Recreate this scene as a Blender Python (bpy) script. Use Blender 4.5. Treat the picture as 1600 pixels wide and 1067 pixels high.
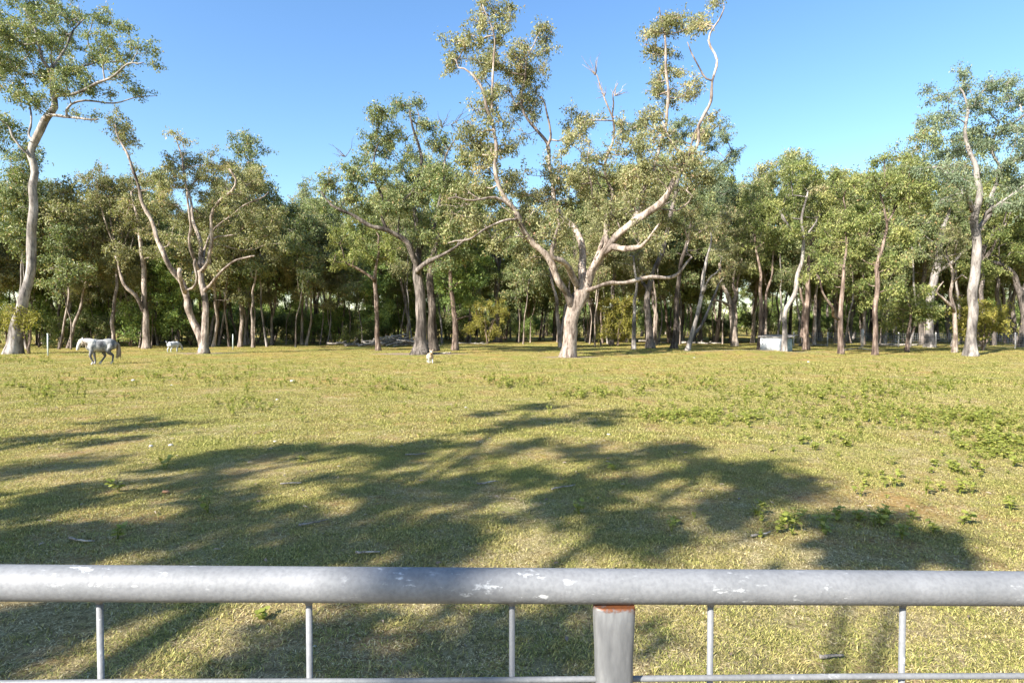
import bpy, math, random
import numpy as np
from mathutils import Vector, Matrix, noise as mnoise

for o in list(bpy.data.objects):
    bpy.data.objects.remove(o)
scene = bpy.context.scene
COL = scene.collection
R = math.radians

# ------------------------------------------------------------------ camera
CAM_H = 1.55
F = 900.0                      # focal length in photo pixels (photo 1600 x 1067)
PITCH = math.atan(23.5 / F)    # the horizon lies at row 510
cam_d = bpy.data.cameras.new('camera')
cam_d.sensor_width = 36.0
cam_d.lens = 36.0 * F / 1600.0
cam_d.clip_start = 0.05
cam_d.clip_end = 3000
cam = bpy.data.objects.new('camera', cam_d)
COL.objects.link(cam)
cam.location = (0, 0, CAM_H)
cam.rotation_euler = (math.pi / 2 - PITCH, 0, 0)
scene.camera = cam

# ------------------------------------------------------------------ light
SUN_EL = R(35)
SUN_DIR = Vector((0.72, 0.69, 0)).normalized()     # the way the light travels over the ground
world = bpy.data.worlds.new('World')
scene.world = world
world.use_nodes = True
wn = world.node_tree
sky = wn.nodes.new('ShaderNodeTexSky')
sky.sky_type = 'NISHITA'
sky.sun_disc = False
sky.sun_elevation = SUN_EL
sky.sun_rotation = math.atan2(-SUN_DIR.x, -SUN_DIR.y)
sky.air_density = 1.2
sky.dust_density = 0.5
sky.ozone_density = 3.0
bg = wn.nodes['Background']
hs = wn.nodes.new('ShaderNodeHueSaturation')
hs.inputs['Saturation'].default_value = 1.16
hs.inputs['Hue'].default_value = 0.503
wn.links.new(sky.outputs[0], hs.inputs['Color'])
wn.links.new(hs.outputs[0], bg.inputs[0])
bg.inputs[1].default_value = 0.093
sun_d = bpy.data.lights.new('sun', 'SUN')
sun_d.energy = 5.0
sun_d.angle = R(0.5)
sun_d.color = (1.0, 0.96, 0.90)
sun = bpy.data.objects.new('sun', sun_d)
COL.objects.link(sun)
ldir = Vector((SUN_DIR.x * math.cos(SUN_EL), SUN_DIR.y * math.cos(SUN_EL), -math.sin(SUN_EL)))
sun.rotation_euler = ldir.to_track_quat('-Z', 'Y').to_euler()
sun.location = (-30, -30, 40)
vs = scene.view_settings
vs.view_transform = 'Standard'
vs.look = 'None'
vs.exposure = 1.6
vs.gamma = 1.0
vs.use_curve_mapping = False

# ------------------------------------------------------------------ pixels to places
def ray(px, py):
    d = Vector(((px - 800) / F, 1.0, -(py - 533.5) / F))
    c, s = math.cos(-PITCH), math.sin(-PITCH)
    return Vector((d.x, d.y * c - d.z * s, d.y * s + d.z * c))
def ground(px, py):
    d = ray(px, py)
    t = -CAM_H / d.z
    return Vector((d.x * t, d.y * t, 0))
def at(px, py, Y):
    d = ray(px, py)
    t = Y / d.y
    return Vector((d.x * t, Y, CAM_H + d.z * t))

# ------------------------------------------------------------------ materials
def new_mat(name):
    m = bpy.data.materials.new(name)
    m.use_nodes = True
    nt = m.node_tree
    for n in list(nt.nodes):
        nt.nodes.remove(n)
    out = nt.nodes.new('ShaderNodeOutputMaterial')
    return m, nt, out
def nd(nt, t, **kw):
    n = nt.nodes.new(t)
    for k, v in kw.items():
        setattr(n, k, v)
    return n
def ramp(nt, stops, src=None):
    n = nt.nodes.new('ShaderNodeValToRGB')
    e = n.color_ramp.elements
    while len(e) < len(stops):
        e.new(0.5)
    for i, (p, c) in enumerate(stops):
        e[i].position = p
        e[i].color = (c[0], c[1], c[2], 1)
    if src is not None:
        nt.links.new(src, n.inputs[0])
    return n
def noise(nt, scale, detail=4, rough=0.6, vec=None, sc=None):
    n = nt.nodes.new('ShaderNodeTexNoise')
    n.inputs['Scale'].default_value = scale
    n.inputs['Detail'].default_value = detail
    n.inputs['Roughness'].default_value = rough
    if vec is not None:
        if sc:
            mp = nt.nodes.new('ShaderNodeMapping')
            mp.inputs['Scale'].default_value = sc
            nt.links.new(vec, mp.inputs[0])
            vec = mp.outputs[0]
        nt.links.new(vec, n.inputs['Vector'])
    return n
def mixc(nt, fac, a, b, mode='MIX'):
    n = nt.nodes.new('ShaderNodeMix')
    n.data_type = 'RGBA'
    n.blend_type = mode
    for sock, v in ((0, fac), (6, a), (7, b)):
        if hasattr(v, 'is_linked') or hasattr(v, 'links'):
            nt.links.new(v, n.inputs[sock])
        elif sock == 0:
            n.inputs[0].default_value = v
        else:
            n.inputs[sock].default_value = (v[0], v[1], v[2], 1)
    return n.outputs[2]
def principled(nt, out, col, rough=0.8, bump=None, bstr=0.4, bdist=0.02, spec=0.3, metal=0.0):
    p = nt.nodes.new('ShaderNodeBsdfPrincipled')
    if hasattr(col, 'links'):
        nt.links.new(col, p.inputs['Base Color'])
    else:
        p.inputs['Base Color'].default_value = (col[0], col[1], col[2], 1)
    if hasattr(rough, 'links'):
        nt.links.new(rough, p.inputs['Roughness'])
    else:
        p.inputs['Roughness'].default_value = rough
    p.inputs['Specular IOR Level'].default_value = spec
    p.inputs['Metallic'].default_value = metal
    if bump is not None:
        b = nt.nodes.new('ShaderNodeBump')
        b.inputs['Strength'].default_value = bstr
        b.inputs['Distance'].default_value = bdist
        nt.links.new(bump, b.inputs['Height'])
        nt.links.new(b.outputs[0], p.inputs['Normal'])
    nt.links.new(p.outputs[0], out.inputs[0])
    return p

def leaf_mat(name, dark, mid, light, trans=0.3, rough=0.5, rust=None):
    m, nt, out = new_mat(name)
    a = nd(nt, 'ShaderNodeAttribute', attribute_name='tint')
    stops = [(0.0, dark), (0.5, mid), (0.93, light)]
    if rust:
        stops.append((1.0, rust))
    r = ramp(nt, stops, a.outputs['Fac'])
    p = nd(nt, 'ShaderNodeBsdfPrincipled')
    nt.links.new(r.outputs[0], p.inputs['Base Color'])
    p.inputs['Roughness'].default_value = rough
    p.inputs['Specular IOR Level'].default_value = 0.22
    t = nd(nt, 'ShaderNodeBsdfTranslucent')
    g = mixc(nt, 1.0, r.outputs[0], (1.15, 1.25, 0.6), 'MULTIPLY')
    nt.links.new(g, t.inputs[0])
    mx = nd(nt, 'ShaderNodeMixShader')
    mx.inputs[0].default_value = trans
    nt.links.new(p.outputs[0], mx.inputs[1])
    nt.links.new(t.outputs[0], mx.inputs[2])
    nt.links.new(mx.outputs[0], out.inputs[0])
    return m

def bark_mat(name, c_dark, c_mid, c_light, scale=6.0, stretch=0.25, bstr=0.7, bdist=0.04):
    m, nt, out = new_mat(name)
    tc = nd(nt, 'ShaderNodeTexCoord')
    v = tc.outputs['Object']
    n1 = noise(nt, scale, 6, 0.65, v, (1, 1, stretch))
    n2 = noise(nt, scale * 0.16, 3, 0.5, v, (1, 1, 0.6))
    n3 = noise(nt, scale * 4, 4, 0.7, v, (1, 1, stretch * 0.6))
    c1 = ramp(nt, [(0.38, c_dark), (0.5, c_mid), (0.63, c_light)], n1.outputs[0])
    c2 = ramp(nt, [(0.36, (0.42, 0.40, 0.38)), (0.56, (1.08, 1.05, 1.0))], n2.outputs[0])
    c3 = ramp(nt, [(0.36, (0.42, 0.40, 0.37)), (0.52, (1.05, 1.05, 1.05))], n3.outputs[0])
    c = mixc(nt, 1.0, c1.outputs[0], c2.outputs[0], 'MULTIPLY')
    c = mixc(nt, 0.8, c, c3.outputs[0], 'MULTIPLY')
    add = nd(nt, 'ShaderNodeMath', operation='ADD')
    nt.links.new(n1.outputs[0], add.inputs[0])
    nt.links.new(n3.outputs[0], add.inputs[1])
    principled(nt, out, c, 0.9, add.outputs[0], bstr, bdist, 0.15)
    return m

M = {}
M['paper'] = bark_mat('paperbark', (0.146, 0.112, 0.090), (0.321, 0.265, 0.224), (0.453, 0.388, 0.339), 5.0, 0.3)
M['gum'] = bark_mat('smooth_gum_bark', (0.128, 0.116, 0.111), (0.273, 0.249, 0.229), (0.394, 0.363, 0.336), 2.2, 0.4, 0.35, 0.02)
M['iron'] = bark_mat('rough_grey_bark', (0.068, 0.059, 0.051), (0.168, 0.145, 0.128), (0.275, 0.235, 0.211), 9.0, 0.12, 1.0, 0.05)
M['brown'] = bark_mat('shaggy_brown_bark', (0.071, 0.050, 0.041), (0.206, 0.152, 0.122), (0.359, 0.287, 0.243), 8.0, 0.14, 1.0, 0.05)
M['dead'] = bark_mat('weathered_dead_wood', (0.156, 0.139, 0.122), (0.312, 0.285, 0.251), (0.437, 0.408, 0.372), 9.0, 0.3, 0.5, 0.02)
M['dark'] = bark_mat('dark_bark', (0.039, 0.032, 0.027), (0.094, 0.077, 0.065), (0.172, 0.146, 0.122), 8.0, 0.15, 1.0, 0.05)

L = {}
L['olive'] = leaf_mat('olive_leaves', (0.127, 0.136, 0.055), (0.265, 0.262, 0.116), (0.469, 0.433, 0.218), 0.3, 0.5, (0.404, 0.244, 0.147))
L['gum'] = leaf_mat('gum_leaves', (0.096, 0.126, 0.051), (0.209, 0.244, 0.098), (0.404, 0.402, 0.177), 0.28, 0.42, (0.426, 0.276, 0.125))
L['green'] = leaf_mat('green_leaves', (0.089, 0.123, 0.035), (0.212, 0.241, 0.072), (0.380, 0.366, 0.129), 0.32, 0.45)
L['blue'] = leaf_mat('blue_green_leaves', (0.084, 0.120, 0.070), (0.174, 0.216, 0.125), (0.296, 0.330, 0.189), 0.28, 0.5)
L['wattle'] = leaf_mat('yellow_green_leaves', (0.115, 0.116, 0.020), (0.253, 0.231, 0.044), (0.391, 0.330, 0.077), 0.3, 0.5)
L['deep'] = leaf_mat('deep_green_leaves', (0.089, 0.144, 0.039), (0.198, 0.274, 0.074), (0.396, 0.448, 0.124), 0.25, 0.45)
L['weed'] = leaf_mat('weed_leaves', (0.145, 0.169, 0.030), (0.259, 0.278, 0.053), (0.406, 0.373, 0.095), 0.3, 0.5)

def grass_mat(name, dark, mid, light):
    return leaf_mat(name, dark, mid, light, 0.25, 0.6)
G = [grass_mat('green_grass', (0.062, 0.076, 0.018), (0.249, 0.253, 0.056), (0.519, 0.464, 0.149)),
     grass_mat('straw_grass', (0.135, 0.096, 0.056), (0.435, 0.344, 0.176), (0.727, 0.606, 0.352)),
     grass_mat('olive_grass', (0.083, 0.076, 0.028), (0.331, 0.288, 0.089), (0.603, 0.495, 0.203))]

# ------------------------------------------------------------------ mesh helpers
def np_mesh(name, V, quads, mats, tint=None, midx=None, smooth=False, tris=None):
    me = bpy.data.meshes.new(name)
    V = np.asarray(V, dtype=np.float32)
    Q = np.asarray(quads, dtype=np.int32).reshape(-1, 4)
    T = np.zeros((0, 3), np.int32) if tris is None else np.asarray(tris, dtype=np.int32).reshape(-1, 3)
    me.vertices.add(len(V))
    me.vertices.foreach_set('co', V.ravel())
    nl = Q.size + T.size
    me.loops.add(nl)
    me.loops.foreach_set('vertex_index', np.concatenate([Q.ravel(), T.ravel()]))
    nf = len(Q) + len(T)
    me.polygons.add(nf)
    ls = np.concatenate([np.arange(len(Q)) * 4, Q.size + np.arange(len(T)) * 3]).astype(np.int32)
    me.polygons.foreach_set('loop_start', ls)
    for m in mats:
        me.materials.append(m)
    if midx is not None:
        me.polygons.foreach_set('material_index', np.asarray(midx, dtype=np.int32))
    if smooth is not False:
        s = np.ones(nf, dtype=bool) if smooth is True else np.asarray(smooth, dtype=bool)
        me.polygons.foreach_set('use_smooth', s)
    if tint is not None:
        a = me.attributes.new('tint', 'FLOAT', 'FACE')
        a.data.foreach_set('value', np.asarray(tint, dtype=np.float32))
    me.update(calc_edges=True)
    me.validate()
    return me
def link(name, me, parent=None, loc=None):
    o = bpy.data.objects.new(name, me)
    COL.objects.link(o)
    if parent is not None:
        o.parent = parent
    if loc is not None:
        o.location = loc
    return o
def tag(o, label, cat, group=None):
    o['label'] = label
    o['category'] = cat
    if group:
        o['group'] = group
    return o
def thing(name, label, cat, loc=(0, 0, 0), group=None, rz=0.0):
    o = bpy.data.objects.new(name, None)
    COL.objects.link(o)
    o.location = loc
    o.rotation_euler = (0, 0, rz)
    o.empty_display_size = 0.3
    return tag(o, label, cat, group)
def kind(o, k):
    o['kind'] = k
    return o

def tube(P, r, sides, V, Q, lump=0.0, rng=None, cap=True):
    """append a tube along P with radii r to the lists V (arrays) and Q (arrays)"""
    P = np.asarray(P, float)
    r = np.asarray(r, float)
    n = len(P)
    Tn = np.gradient(P, axis=0)
    Tn /= np.linalg.norm(Tn, axis=1)[:, None] + 1e-9
    mean = Tn.mean(0)
    ref = np.eye(3)[np.argmin(np.abs(mean))]
    U = np.cross(Tn, ref)
    U /= np.linalg.norm(U, axis=1)[:, None] + 1e-9
    W = np.cross(Tn, U)
    a = np.linspace(0, 2 * np.pi, sides, endpoint=False)
    rr = r[:, None] * np.ones(sides)[None]
    if lump and rng is not None:
        ph = rng.uniform(0, 6.28, 6)
        z = np.cumsum(np.r_[0, np.linalg.norm(np.diff(P, axis=0), axis=1)])[:, None]
        rr = rr * (1 + lump * (np.sin(2 * a + ph[0] + z * 0.9) * 0.6 + np.sin(3 * a + ph[1] - z * 1.3) * 0.5
                               + np.sin(z * 4.1 + ph[2] + a) * 0.4 + np.sin(5 * a + ph[4] + z * 2.7) * 0.3)
                   + rng.normal(0, lump * 0.3, rr.shape))
    X = P[:, None, :] + rr[:, :, None] * (np.cos(a)[None, :, None] * U[:, None, :] + np.sin(a)[None, :, None] * W[:, None, :])
    base = sum(len(v) for v in V)
    V.append(X.reshape(-1, 3))
    i = np.arange(n - 1)[:, None] * sides
    j = np.arange(sides)[None]
    jn = (j + 1) % sides
    q = np.stack([i + j, i + jn, i + sides + jn, i + sides + j], -1).reshape(-1, 4) + base
    Q.append(q)
    if cap:
        b2 = base + n * sides
        V.append(P[[0, -1]])
        j = np.arange(sides)
        jn = (j + 1) % sides
        e = base + (n - 1) * sides
        Q.append(np.stack([np.full(sides, b2), base + jn, base + j, base + j], -1))
        Q.append(np.stack([np.full(sides, b2 + 1), e + j, e + jn, e + jn], -1))
def split_tri(Q):
    """quads that repeat a corner become triangles"""
    Q = np.concatenate(Q) if isinstance(Q, list) else Q
    t = Q[:, 2] == Q[:, 3]
    return Q[~t], Q[t][:, :3]
def tube_mesh(name, lines, mat, lump=0.0, seed=0):
    rng = np.random.default_rng(seed)
    V, Q = [], []
    for P, r, s in lines:
        tube(P, r, s, V, Q, lump, rng)
    q, t = split_tri(Q)
    return np_mesh(name, np.concatenate(V), q, [mat], smooth=True, tris=t)
def resample(P, step):
    """Catmull-Rom through the points (xyz r)"""
    P = np.asarray(P, float)
    if len(P) < 2:
        return P
    E = np.vstack([2 * P[0] - P[1], P, 2 * P[-1] - P[-2]])
    out = []
    for k in range(len(P) - 1):
        p0, p1, p2, p3 = E[k:k + 4]
        m = max(1, int(np.linalg.norm((p2 - p1)[:3]) / step))
        t = np.linspace(0, 1, m, endpoint=False)[:, None]
        out.append(0.5 * (2 * p1 + (p2 - p0) * t + (2 * p0 - 5 * p1 + 4 * p2 - p3) * t ** 2 + (3 * p1 - p0 - 3 * p2 + p3) * t ** 3))
    out.append(P[-1:])
    o = np.vstack(out)
    o[:, 3] = np.clip(o[:, 3], min(P[:, 3]) * 0.8, max(P[:, 3]) * 1.05)
    return o

# ------------------------------------------------------------------ trees
def grow(limbs, clumps, seed, leaf, bark, leaf_len=0.128, leaf_n=215, dens=1.5, cl_r=0.5, flare=0.55, lump=0.07,
         droop=0.7, twig=0.013, wiggle=0.10, path_w=0.25, bare=()):
    """limbs: arrays of (x, y, z, r), the first one the trunk; clumps: (centre, radii) of foliage.
    Returns trunk mesh, list of limb meshes, crown mesh (twigs and leaves)."""
    rng = np.random.default_rng(seed)
    pos, rad, plen, nodir = [], [], [], []
    limb_lines = []
    for k, Lm in enumerate(limbs):
        S = resample(Lm, 0.28)
        n = len(S)
        w = rng.normal(0, 1, (n, 3))
        for _ in range(3):
            w[1:-1] = (w[:-2] + w[1:-1] + w[2:]) / 3
        amp = np.minimum(0.2, S[1:-1, 3:4] * 1.1 + 0.06)
        if k == 0:                                    # the bole stands firm, wobble grows with height
            amp = np.minimum(amp, 0.14) * np.clip((S[1:-1, 2:3] - 0.4) / 2.5, 0, 1)
        S[1:-1, :3] += w[1:-1] * amp
        off = 0.0
        if k > 0:                                     # start inside the limb it leaves
            A = np.array(pos)
            d = np.linalg.norm(A - S[0, :3], axis=1)
            j = int(np.argmin(d))
            S[:, 3] *= 1 + 0.10 * np.sin(np.arange(n) * 1.7 + seed) + rng.normal(0, 0.05, n)
            fade = np.linspace(1, 0, min(n, 6))[:, None]
            S[:len(fade), :3] += (A[j] - S[0, :3]) * fade
            S[:, 3] = np.minimum(S[:, 3], rad[j] * 0.95)
            off = plen[j]
        else:
            S[:, 3] *= 1 + flare * np.exp(-np.maximum(S[:, 2], 0) / 0.35)
        seg = np.r_[0, np.cumsum(np.linalg.norm(np.diff(S[:, :3], axis=0), axis=1))]
        for q in range(n):
            pos.append(S[q, :3]); rad.append(S[q, 3]); plen.append(off + seg[q])
        limb_lines.append(S)
    zmin = 0.15 * max(p[2] for p in pos)
    # foliage targets
    T = []
    for c, rr in clumps:
        area = math.pi * rr[0] * rr[2]
        n = max(2, int(round(1.4 * area * dens * (0.6 + 0.4 * rr[1] / max(rr[0], .1)))))
        for _ in range(n):
            v = rng.normal(0, 1, 3)
            v = v / np.linalg.norm(v) * rng.uniform(0.15, 1.0) ** 0.45
            T.append(np.asarray(c) + v * np.asarray(rr))
    T = np.array(T)
    nb = len(pos)
    P = np.zeros((nb + len(T) * 16, 3)); PL = np.zeros(len(P)); RAD = np.zeros(len(P)); OKA = np.zeros(len(P), bool)
    P[:nb] = np.array(pos); PL[:nb] = plen; RAD[:nb] = rad
    OKA[:nb] = P[:nb, 2] > zmin
    N = nb
    d0 = np.array([np.min(np.linalg.norm(P[:nb] - t, axis=1)) for t in T])
    branches, children = [], {}
    acc = np.zeros(len(P))
    parent = -np.ones(len(P), int)
    for ti in np.argsort(d0):
        t = T[ti]
        d = np.linalg.norm(P[:N] - t, axis=1)
        pen = np.maximum(0, P[:N, 2] - t[2]) * 0.5     # twigs rise rather than fall
        cost = d + path_w * PL[:N] + pen
        cost[~OKA[:N]] = 1e9
        j = int(np.argmin(cost))
        D = d[j]
        m = int(np.clip(D / 0.32, 2, 14))
        s = np.linspace(0, 1, m + 1)[1:, None]
        mid = (P[j] + t) / 2 + rng.normal(0, 1, 3) * D * wiggle + np.array([0, 0, -0.08 * D if D > 1 else 0.0])
        X = (1 - s) ** 2 * P[j] + 2 * s * (1 - s) * mid + s ** 2 * t
        X[:-1] += rng.normal(0, 0.025, (m, 3))[:-1]
        idx = [j]
        for q in range(m):
            P[N] = X[q]; parent[N] = idx[-1]; OKA[N] = True
            PL[N] = PL[idx[-1]] + np.linalg.norm(P[N] - P[idx[-1]])
            idx.append(N); N += 1
        branches.append(idx)
    acc[:] = 0
    for idx in branches:                                # pipe model
        acc[idx[-1]] += twig ** 2.3
    for q in range(N - 1, nb - 1, -1):
        if acc[q] > 0 and parent[q] >= nb:
            acc[parent[q]] += acc[q]
    RB = np.maximum(acc, twig ** 2.3) ** (1 / 2.3)
    V, Q = [], []
    for idx in branches:
        r = RB[idx].copy()
        r[0] = r[1] if idx[0] >= nb else min(RAD[idx[0]] * 0.9, r[1] * 1.35)
        if idx[0] < nb:
            r = np.minimum(r, RAD[idx[0]] * 0.9)
        sd = 7 if r[1] > 0.05 else (5 if r[1] > 0.025 else 3)
        tube(P[idx], r, sd, V, Q, cap=False)
    # bare dead twigs that stick out
    for (c, dirv, ln) in bare:
        c = np.asarray(c, float)
        for _ in range(7):
            dv = np.asarray(dirv, float) + rng.normal(0, 0.45, 3)
            dv /= np.linalg.norm(dv)
            l = ln * rng.uniform(0.4, 1)
            pts = np.array([c + dv * l * s + rng.normal(0, 0.04 * l, 3) * (s > 0) for s in np.linspace(0, 1, 5)])
            tube(pts, np.linspace(0.022, 0.006, 5), 3, V, Q, cap=False)
    # spray of twiglets and leaves at each target
    nt_ = 5
    nT = len(T)
    base = np.repeat(T, nt_, 0)
    dv = rng.normal(0, 1, (nT * nt_, 3)); dv[:, 2] = dv[:, 2] * 0.7 + 0.1
    dv /= np.linalg.norm(dv, axis=1)[:, None]
    ln = cl_r * rng.uniform(0.6, 1.5, (nT * nt_, 1))
    tip = base + dv * ln
    tip[:, 2] -= 0.12 * ln[:, 0]
    midp = (base + tip) / 2 + rng.normal(0, 0.04, base.shape)
    sp = np.stack([base, midp, tip], 1)
    ang = np.array([0, 2.094, 4.189])
    e1 = np.cross(dv, rng.normal(0, 1, dv.shape)); e1 /= np.linalg.norm(e1, axis=1)[:, None] + 1e-9
    e2 = np.cross(dv, e1)
    ring = np.cos(ang)[None, :, None] * e1[:, None] + np.sin(ang)[None, :, None] * e2[:, None]
    rr3 = np.array([0.012, 0.009, 0.004])
    X = sp[:, :, None, :] + rr3[None, :, None, None] * ring[:, None]
    b0 = sum(len(v) for v in V)
    V.append(X.reshape(-1, 3))
    k9 = (np.arange(nT * nt_) * 9)[:, None] + b0
    qs = []
    for s_ in range(2):
        for j in range(3):
            jn = (j + 1) % 3
            qs.append(np.stack([k9[:, 0] + s_ * 3 + j, k9[:, 0] + s_ * 3 + jn, k9[:, 0] + s_ * 3 + 3 + jn, k9[:, 0] + s_ * 3 + 3 + j], -1))
    Q.append(np.concatenate(qs))
    nq_wood = sum(len(q) for q in Q)
    nl = int(leaf_n)
    tot = nT * nl
    tw = rng.integers(0, nt_, tot) + np.repeat(np.arange(nT), nl) * nt_
    s = rng.uniform(0.15, 1.1, (tot, 1))
    c = base[tw] * (1 - s) + tip[tw] * s + rng.normal(0, cl_r * 0.2, (tot, 3))
    ld = rng.normal(0, 0.75, (tot, 3)); ld[:, 2] -= droop
    ld /= np.linalg.norm(ld, axis=1)[:, None]
    nrm = np.cross(ld, rng.normal(0, 1, (tot, 3))); nrm /= np.linalg.norm(nrm, axis=1)[:, None] + 1e-9
    l = leaf_len * rng.uniform(0.45, 1.5, (tot, 1))
    w = l * rng.uniform(0.16, 0.24, (tot, 1))
    up = np.cross(nrm, ld) * l * 0.08
    A = c; B = c + ld * l * 0.45 + nrm * w + up; C_ = c + ld * l; D_ = c + ld * l * 0.45 - nrm * w + up
    b1 = sum(len(v) for v in V)
    V.append(np.stack([A, B, C_, D_], 1).reshape(-1, 3))
    Q.append((np.arange(tot * 4).reshape(-1, 4) + b1))
    tcl = rng.normal(0, 0.16, nT)
    tint = np.clip(0.45 + np.repeat(tcl, nl) + rng.normal(0, 0.24, tot), 0.0, 0.97)
    tint[rng.random(tot) < 0.02] = 1.0
    Qa = np.concatenate(Q)
    crown = np_mesh('crown', np.concatenate(V), Qa, [bark, leaf], np.r_[np.zeros(nq_wood), tint],
                    np.r_[np.zeros(nq_wood, int), np.ones(tot, int)], np.r_[np.ones(nq_wood, bool), np.zeros(tot, bool)])
    out = []
    for S in limb_lines:
        big = S[0, 3]
        out.append(tube_mesh('limb', [(S[:, :3], S[:, 3], 16 if big > 0.2 else (11 if big > 0.09 else 7))], bark, lump, seed))
    return out[0], out[1:], crown

def put_tree(name, label, cat, loc, meshes, group=None):
    t = thing(name, label, cat, loc, group)
    link('trunk', meshes[0], t)
    for m in meshes[1]:
        link('limb', m, t)
    link('crown', meshes[2], t)
    return t

TREE_SEED = [100]
def px_tree(name, label, base, limbs, clumps, bark, leaf, group=None, Y=None, spread=None, bare=(), girth=0.38, fat=1.15, back=0.5, **kw):
    """base: pixel of the foot on the ground; limbs: [(px, py, width px, metres back), ...] each;
    clumps: (px, py, rx, ry[, metres back])"""
    TREE_SEED[0] += 1
    seed = TREE_SEED[0]
    rng = np.random.default_rng(seed + 5000)
    b = ground(*base) if Y is None else Vector((at(base[0], base[1], Y).x, Y, 0))
    s = b.y / F
    Ls = []
    for k, lm in enumerate(limbs):
        pts = []
        for q in lm:
            p = at(q[0], q[1], b.y + (q[3] if len(q) > 3 else 0)) - b
            pts.append((p.x, p.y, p.z, q[2] * girth * s))
        if k == 0:
            pts[0] = (pts[0][0], pts[0][1], -0.15, pts[0][3])
        Ls.append(np.array(pts))
    wide = max(abs(c[0] - base[0]) for c in clumps) * s if clumps else 2
    sp = spread if spread is not None else min(3.2, 0.45 * wide + 0.4)
    Cs = []
    for c in clumps:
        dy = c[4] if len(c) > 4 else float(np.clip(rng.normal(0, sp * 0.6), -sp, sp))
        dy += back
        p = at(c[0], c[1], b.y + dy) - b
        Cs.append(((p.x, p.y, p.z), (fat * c[2] * s, max(0.9, 1.05 * (c[2] + c[3]) * 0.5 * s), fat * c[3] * s)))
    br = []
    for (px, py, dx, dz, ln) in bare:
        p = at(px, py, b.y) - b
        br.append(((p.x, p.y, p.z), (dx, 0, dz), ln))
    meshes = grow(Ls, Cs, seed, L[leaf], M[bark], bare=br, **kw)
    return put_tree(name, label, 'tree', b, meshes, group)

# ------------------------------------------------------------------ the ground
MOUND = ground(1172, 556)
BARE = [(ground(655, 553), 2.2, 0.9), (ground(1172, 554), 3.0, 0.8), (ground(890, 558), 1.2, 0.5), (ground(315, 552), 1.6, 0.7),
        (ground(1210, 550), 2.5, 0.8)]
def gz(x, y):
    d = ((x - MOUND.x) / 3.6) ** 2 + ((y - MOUND.y - 0.6) / 2.2) ** 2
    z = 0.30 * math.exp(-d)
    z += 0.018 * mnoise.noise(Vector((x * 0.35, y * 0.35, 0))) + 0.007 * mnoise.noise(Vector((x * 1.7, y * 1.7, 3)))
    return z
xs = np.unique(np.r_[np.linspace(-900, -70, 12), np.arange(-70, -12, 1.0), np.arange(-12, 12, 0.3), np.arange(12, 70, 1.0), np.linspace(70, 900, 12)])
ys = np.unique(np.r_[np.linspace(-300, -12, 8), np.arange(-12, 0, 1.0), np.arange(0, 14, 0.3), np.arange(14, 40, 0.6), np.arange(40, 90, 1.5), np.linspace(90, 1200, 12)])
GV = np.array([(x, y, gz(x, y)) for y in ys for x in xs])
nx = len(xs)
gi = (np.arange(len(ys) - 1)[:, None] * nx + np.arange(nx - 1)[None]).ravel()
GQ = np.stack([gi, gi + 1, gi + nx + 1, gi + nx], -1)
gm, nt, out = new_mat('paddock_turf')
tc = nd(nt, 'ShaderNodeTexCoord')
v = tc.outputs['Object']
n_big = noise(nt, 0.32, 6, 0.68, v)
n_mid = noise(nt, 1.6, 6, 0.7, v)
n_fine = noise(nt, 22, 6, 0.75, v)
n_vf = noise(nt, 110, 3, 0.7, v)
turf = ramp(nt, [(0.30, (0.248, 0.174, 0.081)), (0.43, (0.366, 0.274, 0.107)), (0.55, (0.340, 0.297, 0.081)), (0.70, (0.394, 0.357, 0.097))], n_mid.outputs[0])
big = ramp(nt, [(0.38, (1.15, 0.95, 0.95)), (0.5, (1.0, 0.97, 0.92)), (0.60, (0.74, 0.93, 0.70))], n_big.outputs[0])
c = mixc(nt, 1.0, turf.outputs[0], big.outputs[0], 'MULTIPLY')
fine = ramp(nt, [(0.36, (0.30, 0.26, 0.24)), (0.5, (0.95, 0.95, 0.95)), (0.7, (1.35, 1.32, 1.2))], n_fine.outputs[0])
c = mixc(nt, 0.85, c, fine.outputs[0], 'MULTIPLY')
vf = ramp(nt, [(0.3, (0.55, 0.52, 0.5)), (0.65, (1.2, 1.2, 1.15))], n_vf.outputs[0])
c = mixc(nt, 0.7, c, vf.outputs[0], 'MULTIPLY')
ba = nd(nt, 'ShaderNodeAttribute', attribute_name='bare')
soil = ramp(nt, [(0.32, (0.085, 0.06, 0.045)), (0.5, (0.27, 0.20, 0.15)), (0.70, (0.56, 0.46, 0.36))], n_fine.outputs[0])
mul = nd(nt, 'ShaderNodeMath', operation='MULTIPLY_ADD')
nt.links.new(ba.outputs['Fac'], mul.inputs[0])
mul.inputs[1].default_value = 1.6
nt.links.new(n_mid.outputs[0], mul.inputs[2])
thr = nd(nt, 'ShaderNodeMapRange')
nt.links.new(mul.outputs[0], thr.inputs[0])
thr.inputs[1].default_value = 0.65
thr.inputs[2].default_value = 1.15
c = mixc(nt, thr.outputs[0], c, soil.outputs[0])
addn = nd(nt, 'ShaderNodeMath', operation='ADD')
nt.links.new(n_fine.outputs[0], addn.inputs[0])
nt.links.new(n_vf.outputs[0], addn.inputs[1])
principled(nt, out, c, 0.95, addn.outputs[0], 0.8, 0.05, 0.1)
gme = np_mesh('ground', GV, GQ, [gm], smooth=True)
bat = gme.attributes.new('bare', 'FLOAT', 'POINT')
bv = np.zeros(len(GV))
for (p, rx, ry) in BARE:
    bv = np.maximum(bv, np.exp(-(((GV[:, 0] - p.x) / rx) ** 2 + ((GV[:, 1] - p.y) / ry) ** 2)))
bv = np.maximum(bv, 0.3 * np.exp(-(np.maximum(GV[:, 1], 0) / 5.0) ** 2))       # ground worn by hooves near the gate
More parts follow.
